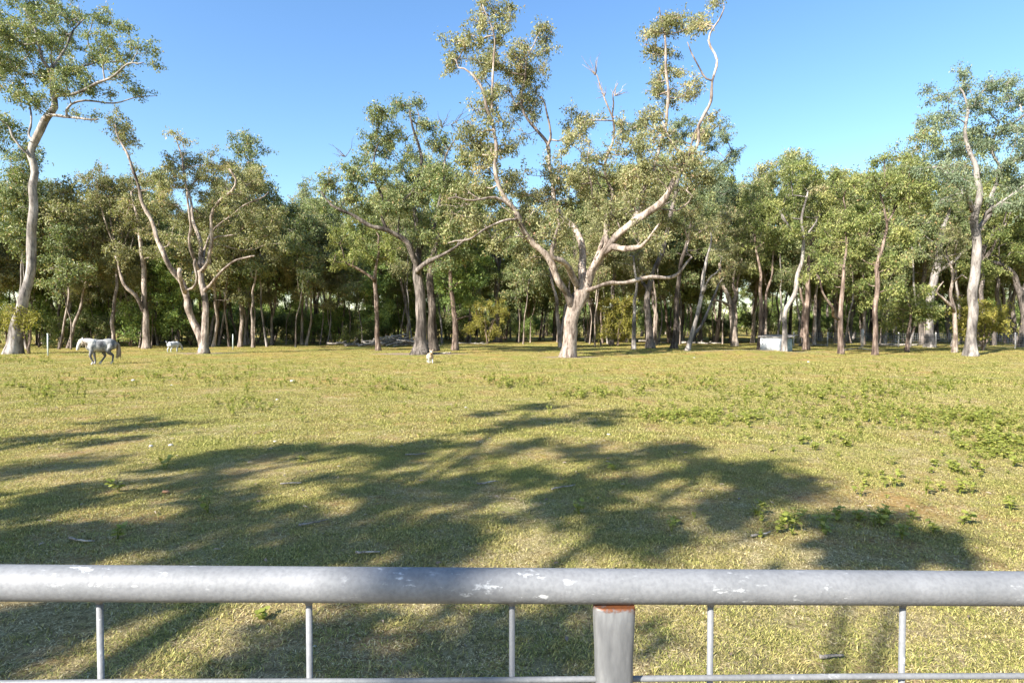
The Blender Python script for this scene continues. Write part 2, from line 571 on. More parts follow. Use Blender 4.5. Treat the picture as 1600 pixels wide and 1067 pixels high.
bat.data.foreach_set('value', bv.astype(np.float32))
kind(link('ground', gme), 'structure')
def bare_at(x, y):
    return max(math.exp(-(((x - p.x) / rx) ** 2 + ((y - p.y) / ry) ** 2)) for p, rx, ry in BARE)

# ------------------------------------------------------------------ scattering (grass, weeds, litter): one object each
def scatter(name, protos, pts, label, cat):
    """pts: arrays x, y, z, scale, yaw, pick.  A point mesh and an instancing node tree: uncountable ground cover"""
    lib = bpy.data.collections.new(name + '_kinds')
    for i, me in enumerate(protos):
        o = bpy.data.objects.new('%s_kind_%02d' % (name, i), me)
        lib.objects.link(o)
    me = bpy.data.meshes.new(name)
    me.vertices.add(len(pts))
    me.vertices.foreach_set('co', pts[:, :3].astype(np.float32).ravel())
    for nm, col in (('siz', 3), ('yaw', 4)):
        a = me.attributes.new(nm, 'FLOAT', 'POINT')
        a.data.foreach_set('value', pts[:, col].astype(np.float32))
    a = me.attributes.new('pick', 'INT', 'POINT')
    a.data.foreach_set('value', pts[:, 5].astype(np.int32))
    ng = bpy.data.node_groups.new(name + '_spread', 'GeometryNodeTree')
    ng.interface.new_socket('Geometry', in_out='INPUT', socket_type='NodeSocketGeometry')
    ng.interface.new_socket('Geometry', in_out='OUTPUT', socket_type='NodeSocketGeometry')
    gi_, go_ = ng.nodes.new('NodeGroupInput'), ng.nodes.new('NodeGroupOutput')
    m2p = ng.nodes.new('GeometryNodeMeshToPoints')
    iop = ng.nodes.new('GeometryNodeInstanceOnPoints')
    ci = ng.nodes.new('GeometryNodeCollectionInfo')
    ci.inputs['Collection'].default_value = lib
    ci.inputs['Separate Children'].default_value = True
    ci.inputs['Reset Children'].default_value = True
    def attr(nm, t):
        n = ng.nodes.new('GeometryNodeInputNamedAttribute')
        n.data_type = t
        n.inputs[0].default_value = nm
        return n.outputs[0]
    comb = ng.nodes.new('ShaderNodeCombineXYZ')
    ng.links.new(attr('yaw', 'FLOAT'), comb.inputs[2])
    ng.links.new(gi_.outputs[0], m2p.inputs[0])
    ng.links.new(m2p.outputs[0], iop.inputs['Points'])
    ng.links.new(ci.outputs[0], iop.inputs['Instance'])
    iop.inputs['Pick Instance'].default_value = True
    ng.links.new(attr('pick', 'INT'), iop.inputs['Instance Index'])
    ng.links.new(comb.outputs[0], iop.inputs['Rotation'])
    ng.links.new(attr('siz', 'FLOAT'), iop.inputs['Scale'])
    ng.links.new(iop.outputs[0], go_.inputs[0])
    o = link(name, me)
    md = o.modifiers.new('spread', 'NODES')
    md.node_group = ng
    kind(o, 'stuff')
    return tag(o, label, cat)

def grass_tuft(seed, mat, n=84, rad=0.095, lmin=0.012, lmax=0.038, w=0.0018, flat=0.75):
    rng = np.random.default_rng(seed)
    a = rng.uniform(0, 6.283, n)
    rr = rad * np.sqrt(rng.random(n))
    b = np.stack([rr * np.cos(a), rr * np.sin(a), np.full(n, -0.004)], -1)
    az = rng.uniform(0, 6.283, n)
    el = rng.uniform(0.25, 1.35, n) * flat
    ln = rng.uniform(lmin, lmax, n)
    d1 = np.stack([np.cos(az) * np.cos(el), np.sin(az) * np.cos(el), np.sin(el)], -1)
    d2 = d1 + np.array([0, 0, -0.55]); d2 /= np.linalg.norm(d2, axis=1)[:, None]
    m = b + d1 * ln[:, None] * 0.55
    t = m + d2 * ln[:, None] * 0.5
    t[:, 2] = np.maximum(t[:, 2], 0.003)
    side = np.stack([-np.sin(az), np.cos(az), np.zeros(n)], -1) * (w * rng.uniform(0.7, 1.3, n))[:, None]
    V = np.stack([b - side * .8, b + side * .8, m + side, m - side, t], 1).reshape(-1, 3)
    k = np.arange(n) * 5
    Qd = np.stack([k, k + 1, k + 2, k + 3], -1)
    Tr = np.stack([k + 3, k + 2, k + 4], -1)
    tint = np.clip(rng.normal(0.5, 0.3, n), 0, 0.97)
    return np_mesh('grass_tuft', V, Qd, [mat], np.r_[tint, tint], tris=Tr)
def vnoise(x, y, s, k=0.0):
    return np.array([mnoise.noise(Vector((a * s, b * s, k))) for a, b in zip(x, y)])

rng = np.random.default_rng(7)
tufts = [grass_tuft(1, G[0]), grass_tuft(2, G[0], 80), grass_tuft(3, G[2]), grass_tuft(4, G[2], 64, lmax=0.05),
         grass_tuft(5, G[1], 64, flat=0.45), grass_tuft(6, G[1], 56, flat=0.3, lmax=0.055)]
def grass_zone(n, x0, x1, y0, y1, size):
    x = rng.uniform(x0, x1, n); y = rng.uniform(y0, y1, n)
    keep = np.abs(x) < 1.15 * y * 0.89 + 2.5
    x, y = x[keep], y[keep]
    pn = vnoise(x, y, 0.9) + 0.6 * vnoise(x, y, 3.1, 5)
    bare = np.array([bare_at(a, b) for a, b in zip(x, y)])
    keep = (pn * 0.5 + 0.75 - bare * 1.1 + rng.uniform(-.35, .35, len(x)) - 0.22 * np.exp(-(y / 5.5) ** 2)) > 0.42
    x, y, pn = x[keep], y[keep], pn[keep]
    u = pn + rng.normal(0, 0.45, len(x)) - 0.38 * np.exp(-(y / 6.0) ** 2)
    pick = np.where(u > 0.22, rng.integers(0, 2, len(x)), np.where(u > -0.22, rng.integers(2, 4, len(x)), rng.integers(4, 6, len(x))))
    z = np.array([gz(a, b) for a, b in zip(x, y)])
    return np.stack([x, y, z, size * rng.uniform(0.7, 1.35, len(x)), rng.uniform(0, 6.28, len(x)), pick], -1)
pts = np.concatenate([grass_zone(78000, -9, 9, 0.4, 7.5, 0.78), grass_zone(36000, -16, 16, 7.5, 15, 1.35),
                      grass_zone(26000, -30, 30, 15, 28, 1.9), grass_zone(20000, -52, 52, 28, 52, 2.4)])
scatter('grass', tufts, pts, 'short green and straw coloured grass covering the whole paddock', 'grass')

# ------------------------------------------------------------------ weeds
def weed_mesh(seed, h=0.16, n=16, spread=0.09, leaf=0.055):
    rng = np.random.default_rng(seed)
    V, Q = [], []
    ns = rng.integers(2, 5)
    tips = []
    for k in range(ns):
        a = rng.uniform(0, 6.28); s = rng.uniform(0.2, 1) * spread
        P = np.array([[0, 0, -0.02], [s * .4 * math.cos(a), s * .4 * math.sin(a), h * .5], [s * math.cos(a), s * math.sin(a), h * rng.uniform(.75, 1.1)]])
        tube(P, [0.004, 0.003, 0.002], 4, V, Q, cap=False)
        tips.append(P)
    nw = sum(len(q) for q in Q)
    LV, LQ = [], []
    b = sum(len(v) for v in V)
    for k in range(n):
        P = tips[rng.integers(0, ns)]
        t = rng.uniform(0.3, 1.0)
        c = P[0] * (1 - t) ** 2 + 2 * t * (1 - t) * P[1] + t * t * P[2]
        az = rng.uniform(0, 6.28); el = rng.uniform(-0.2, 0.7)
        d = np.array([math.cos(az) * math.cos(el), math.sin(az) * math.cos(el), math.sin(el)])
        sd = np.array([-math.sin(az), math.cos(az), rng.normal(0, .25)])
        l = leaf * rng.uniform(0.6, 1.3); w = l * 0.36
        dz = np.array([0, 0, -l * 0.2])
        pts_ = [c, c + d * l * .35 + sd * w, c + d * l * .75 + sd * w * .75 + dz * .4, c + d * l + dz, c + d * l * .75 - sd * w * .75 + dz * .4, c + d * l * .35 - sd * w, c + d * l * .5 - np.array([0, 0, l * .06])]
        LV += pts_
        i = b + k * 7
        LQ += [[i, i + 1, i + 2, i + 6], [i + 6, i + 2, i + 3, i + 4], [i, i + 6, i + 4, i + 5]]
    V.append(np.array(LV)); Q.append(np.array(LQ))
    Qa = np.concatenate(Q)
    tint = np.r_[np.full(nw, 0.2), np.repeat(np.clip(rng.normal(.5, .2, n), 0, .97), 3)]
    return np_mesh('weed', np.concatenate(V), Qa, [L['weed']], tint)
weeds = [weed_mesh(s, 0.11 + 0.03 * (s % 3), 14 + 3 * (s % 4)) for s in range(6)]
wp = []
PATCH = [(380, 632, 45, 10, 40), (610, 605, 40, 8, 25), (800, 600, 60, 8, 60), (930, 616, 60, 9, 60), (1130, 652, 90, 14, 120), (1060, 650, 60, 10, 60),
         (1080, 600, 120, 10, 70), (1270, 625, 150, 16, 150), (1500, 655, 110, 14, 170), (1570, 700, 60, 14, 70), (1420, 605, 170, 12, 130), (1350, 650, 150, 16, 120),
         (260, 590, 120, 10, 60), (470, 600, 130, 12, 50), (100, 620, 100, 16, 40), (60, 600, 70, 12, 40), (1480, 740, 110, 25, 30), (1540, 690, 80, 20, 60),
         (1280, 690, 90, 18, 30), (600, 640, 200, 30, 25), (350, 575, 160, 8, 50), (1250, 580, 250, 8, 60), (700, 575, 200, 8, 40), (1300, 820, 180, 28, 18), (30, 565, 60, 6, 40)]
for (px, py, rx, ry, n) in PATCH:
    for _ in range(int(n * 1.25)):
        qx, qy = px + rng.normal(0, rx * .6), py + rng.normal(0, ry * .6)
        g = ground(qx, max(qy, 548))
        wp.append((g.x, g.y, gz(g.x, g.y), rng.uniform(0.3, 0.95) * (1.0 if g.y < 12 else 1.35), rng.uniform(0, 6.28), rng.integers(0, 6)))
scatter('weed_cover', weeds, np.array(wp), 'low patches of bright green broadleaf weeds spread through the grass', 'weeds')

# leaf litter: dry gum leaves, bits of bark
lm_, nt, out = new_mat('dry_litter')
oi = nd(nt, 'ShaderNodeAttribute', attribute_name='tint')
lr = ramp(nt, [(0.0, (0.12, 0.08, 0.055)), (0.6, (0.24, 0.18, 0.13)), (1.0, (0.42, 0.37, 0.31))], oi.outputs['Fac'])
principled(nt, out, lr.outputs[0], 0.8)
def litter_mesh(seed, ln, w):
    r_ = np.random.default_rng(seed)
    V = [(0, 0, 0.012), (ln * .3, w, 0.02), (ln * .7, w * .8, 0.022), (ln, 0, 0.012), (ln * .7, -w * .8, 0.016), (ln * .3, -w, 0.012)]
    V = np.array(V) + r_.normal(0, 0.003, (6, 3)) + np.array([0, 0, 0.012])
    return np_mesh('litter', V, [[0, 1, 2, 5], [5, 2, 3, 4]], [lm_], np.full(2, r_.uniform(0, 1)))
lit = [litter_mesh(s, 0.035 + 0.015 * (s % 4), 0.004 + 0.002 * (s % 3)) for s in range(7)]
n = 1900
lx = rng.uniform(-11, 11, n); ly = rng.uniform(0.5, 15, n)
lp = np.stack([lx, ly, np.array([gz(a, b) for a, b in zip(lx, ly)]), rng.uniform(.35, .95, n), rng.uniform(0, 6.28, n), rng.integers(0, 7, n)], -1)
scatter('leaf_litter', lit, lp, 'fallen dry gum leaves and flakes of bark strewn over the near grass', 'leaf litter')

# ------------------------------------------------------------------ the gate at the camera
zm, nt, out = new_mat('galvanised_steel')
tc = nd(nt, 'ShaderNodeTexCoord'); v = tc.outputs['Object']
na = noise(nt, 9, 5, 0.6, v); nb_ = noise(nt, 38, 5, 0.7, v, (1, 2.2, 2.2)); nc = noise(nt, 160, 3, 0.6, v)
zc = ramp(nt, [(0.3, (0.15, 0.152, 0.153)), (0.55, (0.19, 0.191, 0.192)), (0.75, (0.235, 0.236, 0.237))], na.outputs[0])
bl = ramp(nt, [(0.59, (0, 0, 0)), (0.67, (1, 1, 1))], nb_.outputs[0])
blm = nd(nt, 'ShaderNodeMath', operation='MULTIPLY')
nt.links.new(bl.outputs[0], blm.inputs[0])
na2 = ramp(nt, [(0.5, (0, 0, 0)), (0.62, (1, 1, 1))], noise(nt, 5, 2, 0.5, v).outputs[0])
nt.links.new(na2.outputs[0], blm.inputs[1])
zc2 = mixc(nt, blm.outputs[0], zc.outputs[0], (0.50, 0.50, 0.49))
sp = ramp(nt, [(0.3, (0.82, 0.82, 0.83)), (0.6, (1.03, 1.03, 1.03))], nc.outputs[0])
zc3 = mixc(nt, 1.0, zc2, sp.outputs[0], 'MULTIPLY')
principled(nt, out, zc3, 0.62, nc.outputs[0], 0.15, 0.003, 0.3, 0.1)
M['zinc'] = zm
rm_, nt, out = new_mat('galvanised_upright_rusty_top')
tc = nd(nt, 'ShaderNodeTexCoord'); v = tc.outputs['Object']
na = noise(nt, 14, 5, 0.6, v, (3, 3, 0.7)); nr = noise(nt, 45, 5, 0.75, v)
zc = ramp(nt, [(0.3, (0.12, 0.121, 0.122)), (0.5, (0.19, 0.19, 0.188)), (0.7, (0.29, 0.29, 0.28))], na.outputs[0])
sep = nd(nt, 'ShaderNodeSeparateXYZ'); nt.links.new(v, sep.inputs[0])
ma = nd(nt, 'ShaderNodeMath', operation='MULTIPLY_ADD')
nt.links.new(nr.outputs[0], ma.inputs[0]); ma.inputs[1].default_value = 0.04; nt.links.new(sep.outputs[2], ma.inputs[2])
mr = nd(nt, 'ShaderNodeMapRange'); nt.links.new(ma.outputs[0], mr.inputs[0])
mr.inputs[1].default_value = 0.013; mr.inputs[2].default_value = 0.020     # the weld at the top of the upright has rusted
rc = ramp(nt, [(0.3, (0.06, 0.02, 0.01)), (0.6, (0.18, 0.065, 0.025))], nr.outputs[0])
principled(nt, out, mixc(nt, mr.outputs[0], zc.outputs[0], rc.outputs[0]), 0.5, nr.outputs[0], 0.1, 0.002, 0.4, 0.4)

PL_, PR_ = at(0, 910, 0.785), at(1600, 919, 0.832)
gd = (PR_ - PL_)
def rail_x(px):                                      # point of the rail's centre line seen in column px
    d = ray(px, 914)
    t = (PL_.x * gd.y - PL_.y * gd.x) / (d.x * gd.y - d.y * gd.x)
    k = (d.x * t - PL_.x) / gd.x
    return PL_ + gd * k, k
gate = thing('farm_gate', 'galvanised steel mesh farm gate with thick round top rail, across the foreground', 'gate', (rail_x(958)[0].x, rail_x(958)[0].y, 0))
O = gate.location
k0, k1 = -0.85, 2.05
GZ0 = 0.13
def pl(k, dz=0.0, z=None):
    p = PL_ + gd * k - O
    return np.array([p.x, p.y, (p.z + dz) if z is None else z])
nseg = 40
A = np.array([pl(k0 + (k1 - k0) * i / nseg) for i in range(nseg + 1)])
link('top_rail', tube_mesh('top_rail', [(A, np.full(nseg + 1, 0.0238), 28)], zm, 0.004, 3), gate)
A2 = A.copy(); A2[:, 2] = GZ0
link('bottom_rail', tube_mesh('bottom_rail', [(A2, np.full(nseg + 1, 0.0212), 20)], zm, 0.004, 4), gate)
for k in (k0, k1):
    P = np.array([pl(k, z=GZ0), pl(k, z=0.6), pl(k)])
    link('end_upright', tube_mesh('end_upright', [(P, [0.0238] * 3, 20)], zm), gate)
kk = [rail_x(px)[1] for px in (152, 481, 800, 1112, 1414)]
step = (kk[-1] - kk[0]) / 4
kall = [kk[0] - step * i for i in range(1, 3)] + kk + [kk[-1] + step * i for i in range(1, 3)]
for k in kall:
    if k0 + .03 < k < k1 - .03:
        P = np.array([pl(k, z=GZ0), pl(k, z=0.5), pl(k, -0.015)])
        P[:, 1] += 0.004
        Pw = np.array([pl(k, -0.030), pl(k, -0.024), pl(k, -0.018)]); Pw[:, 1] += 0.004
        link('weld', tube_mesh('weld', [(Pw, [0.0048, 0.0075, 0.0095], 10)], zm, .12, int(k * 50) + 60), gate)
        link('upright_wire', tube_mesh('upright_wire', [(P, [0.0044] * 3, 10)], zm), gate)
zw = pl(0.5)[2] - 0.1335
row = 0
while zw > GZ0 + 0.05:
    P = np.array([[*(pl(k0 + (k1 - k0) * i / 12)[:2]), zw + (pl(k0 + (k1 - k0) * i / 12)[2] - pl(0.5)[2]) * 0.6 + 0.001 * math.sin(i * 2.1 + row)] for i in range(13)])
    P[:, 1] -= 0.003
    link('cross_wire', tube_mesh('cross_wire', [(P, [0.0042] * 13, 10)], zm), gate)
    zw -= 0.15; row += 1
# upright pipe with its top pinched flat under the rail
c0, kc = rail_x(958)
hz = [0.0, -0.004, -0.03, -0.07, -0.12, -0.2, -0.5, GZ0 - (c0.z - 0.0235)]
wx = [0.0285, 0.0295, 0.0285, 0.0265, 0.0255, 0.0245, 0.0242, 0.0242]
wy = [0.0150, 0.0160, 0.0165, 0.0180, 0.0200, 0.0225, 0.0242, 0.0242]
V, Qs, sd = [], [], 24
for z, a_, b_ in zip(hz, wx, wy):
    for j in range(sd):
        t = 2 * math.pi * j / sd
        ex = 0.5
        V.append((a_ * math.copysign(abs(math.cos(t)) ** ex, math.cos(t)), b_ * math.copysign(abs(math.sin(t)) ** ex, math.sin(t)), z))
for i in range(len(hz) - 1):
    for j in range(sd):
        Qs.append((i * sd + (j + 1) % sd, i * sd + j, (i + 1) * sd + j, (i + 1) * sd + (j + 1) % sd))
V.append((0, 0, 0.0)); tp = [(len(V) - 1, j, (j + 1) % sd) for j in range(sd)]
um = np_mesh('middle_upright', V, Qs, [rm_], tris=tp, smooth=[True] * len(Qs) + [False] * sd)
up_ = link('middle_upright', um, gate, (c0.x - O.x, c0.y - O.y - 0.006, c0.z - 0.0225))
up_['label'] = 'pipe upright pinched flat at the top with a rusty weld'

# ------------------------------------------------------------------ trees that can be told apart, traced from the photograph
# H1 tall gum at the left edge
px_tree('tall_gum_tree', 'tall gum with bare curving grey trunk and high crown at the left edge', (22, 553),
    [[(20, 553, 34), (30, 500, 28), (42, 450, 23), (53, 349, 20), (56, 281, 18), (52, 240, 18), (66, 206, 18), (73, 180, 17), (84, 163, 15), (82, 141, 13), (82, 112, 11), (70, 94, 8), (61, 61, 6), (47, 30, 4.5), (40, 5, 3)],
     [(82, 112, 9, .2), (94, 87, 7, .6), (103, 73, 6, .9), (117, 47, 5, 1.3), (131, 33, 3.5, 1.6), (146, 22, 2.5, 1.8)],
     [(84, 155, 9, -.2), (108, 150, 8, -.6), (131, 143, 7, -1), (155, 126, 6, -1.4), (178, 117, 5, -1.7), (201, 103, 3.5, -2), (225, 98, 2, -2.1)],
     [(74, 187, 10), (90, 184, 8, -.5), (103, 184, 7, -.9), (122, 186, 6, -1.3), (141, 189, 5, -1.6), (153, 186, 3.5, -1.8)],
     [(104, 183, 6, -.9), (112, 166, 5.5, -.8), (135, 160, 5, -.7), (160, 161, 4, -.4), (190, 161, 3.5, 0), (225, 152, 2.5, .2), (246, 150, 1.5, .3)],
     [(53, 234, 7), (50, 215, 6, .5), (48, 187, 5, .9), (44, 159, 4, 1.2), (40, 131, 3, 1.4)],
     [(51, 250, 7), (42, 241, 6.5, -.3), (30, 228, 6, -.5), (22, 212, 5, -.6), (14, 198, 3.5, -.7)]],
    [(20, 30, 28, 30), (60, 35, 33, 32), (38, 90, 36, 30), (18, 120, 22, 34), (72, 98, 28, 24), (42, 150, 25, 15), (100, 22, 30, 20), (150, 24, 20, 15), (108, 66, 26, 16),
     (150, 76, 26, 22, -1.4), (190, 68, 27, 24, -1.6), (225, 86, 16, 13, -2), (140, 115, 34, 17, -1.2), (180, 106, 22, 13, -1.6), (110, 130, 26, 15), (150, 145, 38, 12, -.5),
     (208, 140, 20, 8, 0), (90, 58, 28, 20), (-22, 60, 28, 50), (-30, 140, 20, 35), (128, 172, 16, 5, -1), (60, 5, 60, 15), (10, 75, 22, 22)], 'gum', 'gum', dens=2.1, girth=0.29)
# H2 twin-stemmed paperbark
px_tree('twin_paperbark_tree', 'twin-stemmed pale paperbark, one stem leaning far left, to the right of the white pony', (314, 553),
    [[(318, 553, 17), (319, 510, 13.5), (320, 478, 12.5), (319, 440, 12), (318, 425, 11), (316, 390, 8, .3), (306, 350, 6, .6), (298, 310, 4.5, .9), (286, 255, 3.5, 1), (274, 214, 2, 1)],
     [(310, 550, 16, .1), (305, 515, 14, 0), (303, 495, 13.5, -.1), (291, 452, 12, -.3), (270, 420, 10, -.5), (243, 362, 8, -.8), (226, 320, 6.5, -1), (211, 270, 5, -1.2), (198, 236, 4, -1.3), (184, 210, 2.6, -1.4), (180, 195, 2, -1.4)],
     [(292, 455, 9, -.3), (286, 435, 8, -.9), (281, 420, 7, -1.2)],
     [(290, 452, 6, -.3), (302, 446, 5.5, -.9), (309, 430, 5, -1.3), (305, 405, 4, -1.5)],
     [(321, 452, 7), (335, 437, 6, -.7), (354, 415, 5, -1.2), (370, 404, 4, -1.6), (398, 400, 2.5, -2)],
     [(319, 428, 8), (328, 385, 7, -.4), (331, 340, 6, -.7), (344, 315, 5.5, -.9), (363, 301, 4.5, -1.1), (370, 284, 4, -1.2), (358, 264, 3, -1.3)],
     [(318, 425, 7), (303, 385, 5.5, -.9), (300, 350, 4.5, -1.3), (293, 300, 3.5, -1.6)],
     [(319, 420, 6), (325, 380, 5, 1), (345, 350, 4, 1.5), (390, 320, 3, 2), (420, 300, 2, 2)]],
    [(190, 190, 13, 19, -1.4), (203, 216, 10, 12, -1.3), (182, 205, 7, 8, -1.4), (275, 256, 20, 18), (302, 250, 24, 18), (340, 256, 26, 16), (385, 280, 27, 21), (280, 290, 27, 21), (320, 288, 32, 20), (360, 310, 27, 20),
     (405, 312, 23, 24), (422, 352, 22, 20), (268, 330, 24, 20), (310, 332, 32, 18), (350, 348, 27, 20), (390, 362, 27, 20), (275, 368, 22, 15), (325, 375, 26, 12), (430, 388, 16, 15), (275, 216, 7, 7), (250, 300, 14, 18)],
    'paper', 'olive', dens=2.3, wiggle=0.14, back=1.0)
# H4 big rough-barked tree left of the centre, with its neighbour behind
px_tree('big_forked_tree', 'big rough grey tree with flared foot and dense green crown, left of the centre', (657, 554),
    [[(657, 554, 36), (657, 535, 25), (657, 500, 20), (655, 450, 20), (652, 425, 19), (655, 390, 13, .4), (650, 353, 11, .7), (646, 311, 9, 1), (658, 264, 7, 1), (646, 208, 5, 1), (640, 172, 3, 1)],
     [(652, 423, 13), (647, 405, 12, -.3), (634, 381, 11, -.7), (606, 358, 9.5, -1.2), (573, 346, 8, -1.6), (541, 330, 6, -2), (517, 318, 4, -2.2), (502, 300, 2.5, -2.2)],
     [(605, 358, 7, -1.2), (599, 335, 6, -1.1), (596, 310, 5, -.8), (585, 270, 4, -.5), (590, 220, 3, 0)],
     [(655, 425, 11), (664, 415, 9.5, -.6), (681, 406, 8, -1), (700, 394, 6, -1.3), (722, 380, 4.5, -1.6), (738, 360, 3, -1.8)],
     [(655, 392, 8, .4), (675, 350, 7, 1.2), (690, 300, 6, 1.6), (695, 250, 4, 1.8), (720, 205, 2, 1.8)]],
    [(600, 186, 22, 24), (640, 162, 24, 16), (588, 225, 24, 26), (625, 232, 26, 26), (662, 200, 17, 20), (690, 238, 20, 22), (545, 265, 13, 13, -1.5), (508, 290, 16, 18, -2), (535, 300, 22, 18, -1.8), (580, 278, 26, 26),
     (630, 285, 32, 26), (680, 280, 27, 26), (720, 262, 18, 22), (560, 326, 24, 14, -1.8), (612, 322, 30, 20), (660, 330, 32, 26), (710, 312, 27, 32), (700, 360, 30, 26), (735, 345, 22, 26), (655, 368, 26, 16, -1.2), (718, 392, 26, 20), (685, 405, 24, 14)],
    'iron', 'gum', dens=2.5, leaf_n=230, bare=[(560, 270, -.7, .7, 1.6), (540, 245, -.8, .6, 1.4), (690, 200, .3, 1, 1.5), (705, 195, .8, .4, 1.8)])
px_tree('dark_trunk_tree', 'straight dark-barked tree close behind the big forked tree', (678, 549),
    [[(678, 549, 20), (674, 500, 15), (672, 430, 14), (680, 380, 10), (700, 330, 7), (715, 280, 4)]],
    [(700, 330, 30, 30), (735, 310, 24, 28), (740, 365, 26, 24), (705, 390, 26, 20), (690, 290, 26, 26), (745, 400, 20, 14)], 'dark', 'deep', dens=2.4)
# H8 the big paperbark in the middle
px_tree('great_paperbark_tree', 'huge spreading paperbark with pale peeling limbs in the centre of the paddock', (888, 558),
    [[(886, 558, 32), (890, 535, 28), (895, 500, 28), (901, 480, 32), (907, 462, 36), (912, 440, 24), (909, 400, 16, .5), (907, 378, 15, .9), (896, 359, 13, 1.3), (876, 335, 11, 1.7), (866, 300, 9, 2), (859, 240, 8, 2.2), (843, 213, 7, 2.3), (824, 187, 5.5, 2.3), (816, 145, 4, 2.2), (822, 100, 3, 2), (838, 60, 2, 1.9)],
     [(899, 484, 18), (882, 455, 15, -.4), (860, 412, 14, -.9), (835, 380, 12.5, -1.3), (809, 343, 11, -1.7), (794, 318, 10, -1.9), (777, 281, 8.5, -2.1), (772, 256, 7.5, -2.1), (773, 232, 7, -2), (765, 178, 6, -1.8), (757, 144, 5, -1.6), (737, 119, 4, -1.5), (716, 106, 2.5, -1.5)],
     [(906, 446, 13, -.4), (882, 419, 12, -1.1), (862, 402, 10, -1.6), (866, 370, 7, -1.8), (872, 340, 5.5, -1.9)],
     [(766, 178, 5, -1.8), (771, 119, 4.5, -1.6), (774, 62, 3, -1.4), (754, 8, 2, -1.3)],
     [(859, 240, 6, 2.2), (862, 216, 5, 1.8), (852, 182, 4.5, 1.5), (845, 150, 3, 1.4)],
     [(920, 445, 15), (936, 410, 13, .5), (950, 370, 11, .9), (955, 315, 9, 1.2), (950, 290, 7, 1.2), (949, 250, 6, 1.1), (956, 215, 5, 1), (958, 190, 4, 1), (945, 150, 3, 1), (928, 112, 2, 1)],
     [(957, 195, 3.5, 1), (960, 165, 3, .8), (958, 150, 2.4, .7), (966, 130, 1.6, .7)],
     [(918, 452, 20), (930, 425, 18, -.4), (946, 397, 16, -.8), (962, 372, 14, -1.1), (986, 356, 14, -1.4), (1011, 334, 14, -1.6), (1036, 309, 13, -1.8), (1051, 289, 10, -1.9), (1060, 270, 8, -1.9), (1072, 244, 7, -1.8), (1092, 221, 6.5, -1.7), (1093, 200, 6, -1.6), (1103, 178, 6, -1.5), (1111, 160, 5.5, -1.4), (1113, 128, 5, -1.2), (1121, 94, 4.5, -1.1), (1110, 66, 4, -1), (1124, 37, 3, -1), (1131, 6, 2, -1)],
     [(1113, 130, 4, -1.2), (1099, 116, 3.5, -1), (1086, 92, 3, -.8), (1074, 66, 2, -.8)],
     [(940, 404, 12, -.8), (955, 397, 12, -1.4), (980, 390, 11, -2), (1006, 385, 8, -2.5), (1017, 372, 5, -2.8), (1030, 350, 3.5, -3)],
     [(912, 462, 12), (935, 446, 9, -.5), (967, 441, 8.5, -.2), (1005, 436, 8, .2), (1050, 436, 7.5, .5), (1066, 424, 6, .6), (1081, 402, 3.5, .7)],
     [(986, 356, 10, -1.2), (1008, 300, 8, .2), (1028, 235, 7, 1), (1042, 187, 6.5, 1.4), (1041, 109, 5.5, 1.6), (1038, 50, 4, 1.6), (1030, 12, 2.5, 1.6)],
     [(808, 343, 6, -1.7), (790, 347, 5, -2.2), (763, 356, 4, -2.6), (733, 376, 3.5, -3), (700, 380, 2.5, -3.2)],
     [(800, 328, 6, -1.8), (775, 308, 5, -2.4), (740, 312, 3.5, -2.8), (700, 311, 2.4, -3)],
     [(925, 415, 8), (940, 380, 8, 1), (948, 345, 8, 1.5), (952, 325, 6.5, 1.7)],
     [(1072, 244, 5, -1.8), (1050, 225, 4, -2.2), (1035, 190, 3, -2.3)]],
    [(722, 84, 26, 28, -1.5), (768, 38, 30, 38, -1.3), (832, 78, 30, 38, 1.8), (775, 108, 42, 40), (824, 124, 28, 40, 2), (738, 200, 20, 32, -1.8), (776, 210, 28, 50, -1.7), (822, 180, 20, 30, 2.2), (766, 268, 32, 32, -2),
     (730, 330, 28, 30, -2.8), (842, 290, 38, 34, 1.5), (802, 330, 40, 26, -1.5), (850, 345, 40, 26), (762, 368, 28, 18, -2.6), (905, 200, 30, 28, 1), (900, 250, 38, 36), (940, 275, 34, 32), (985, 240, 34, 42), (890, 300, 42, 32),
     (962, 320, 40, 30), (1030, 60, 24, 42, 1.6), (1062, 40, 20, 22, 1), (1108, 22, 18, 20, -1), (1040, 140, 24, 36, 1.5), (1074, 140, 14, 20, .5), (1015, 190, 20, 24, 1.4), (1040, 240, 36, 34), (1085, 265, 30, 36, 1.2), (1000, 290, 36, 30),
     (1060, 325, 38, 28, 1.6), (1108, 195, 13, 14, -1.5), (1085, 352, 30, 20, 2.2), (1015, 365, 30, 20, -2.4), (935, 365, 30, 18, 1.5), (870, 375, 30, 18, -1.5), (820, 385, 26, 16, -1)],
    'paper', 'olive', dens=2.5, leaf_n=190, wiggle=0.2, lump=0.1, flare=0.25, twig=0.017, girth=0.365, fat=1.2, back=0.75,
    bare=[(930, 118, -.2, 1, 1.3), (945, 150, -.5, .8, 1.0), (960, 150, .3, .9, 1.0), (735, 320, -1, .1, 1.6)])
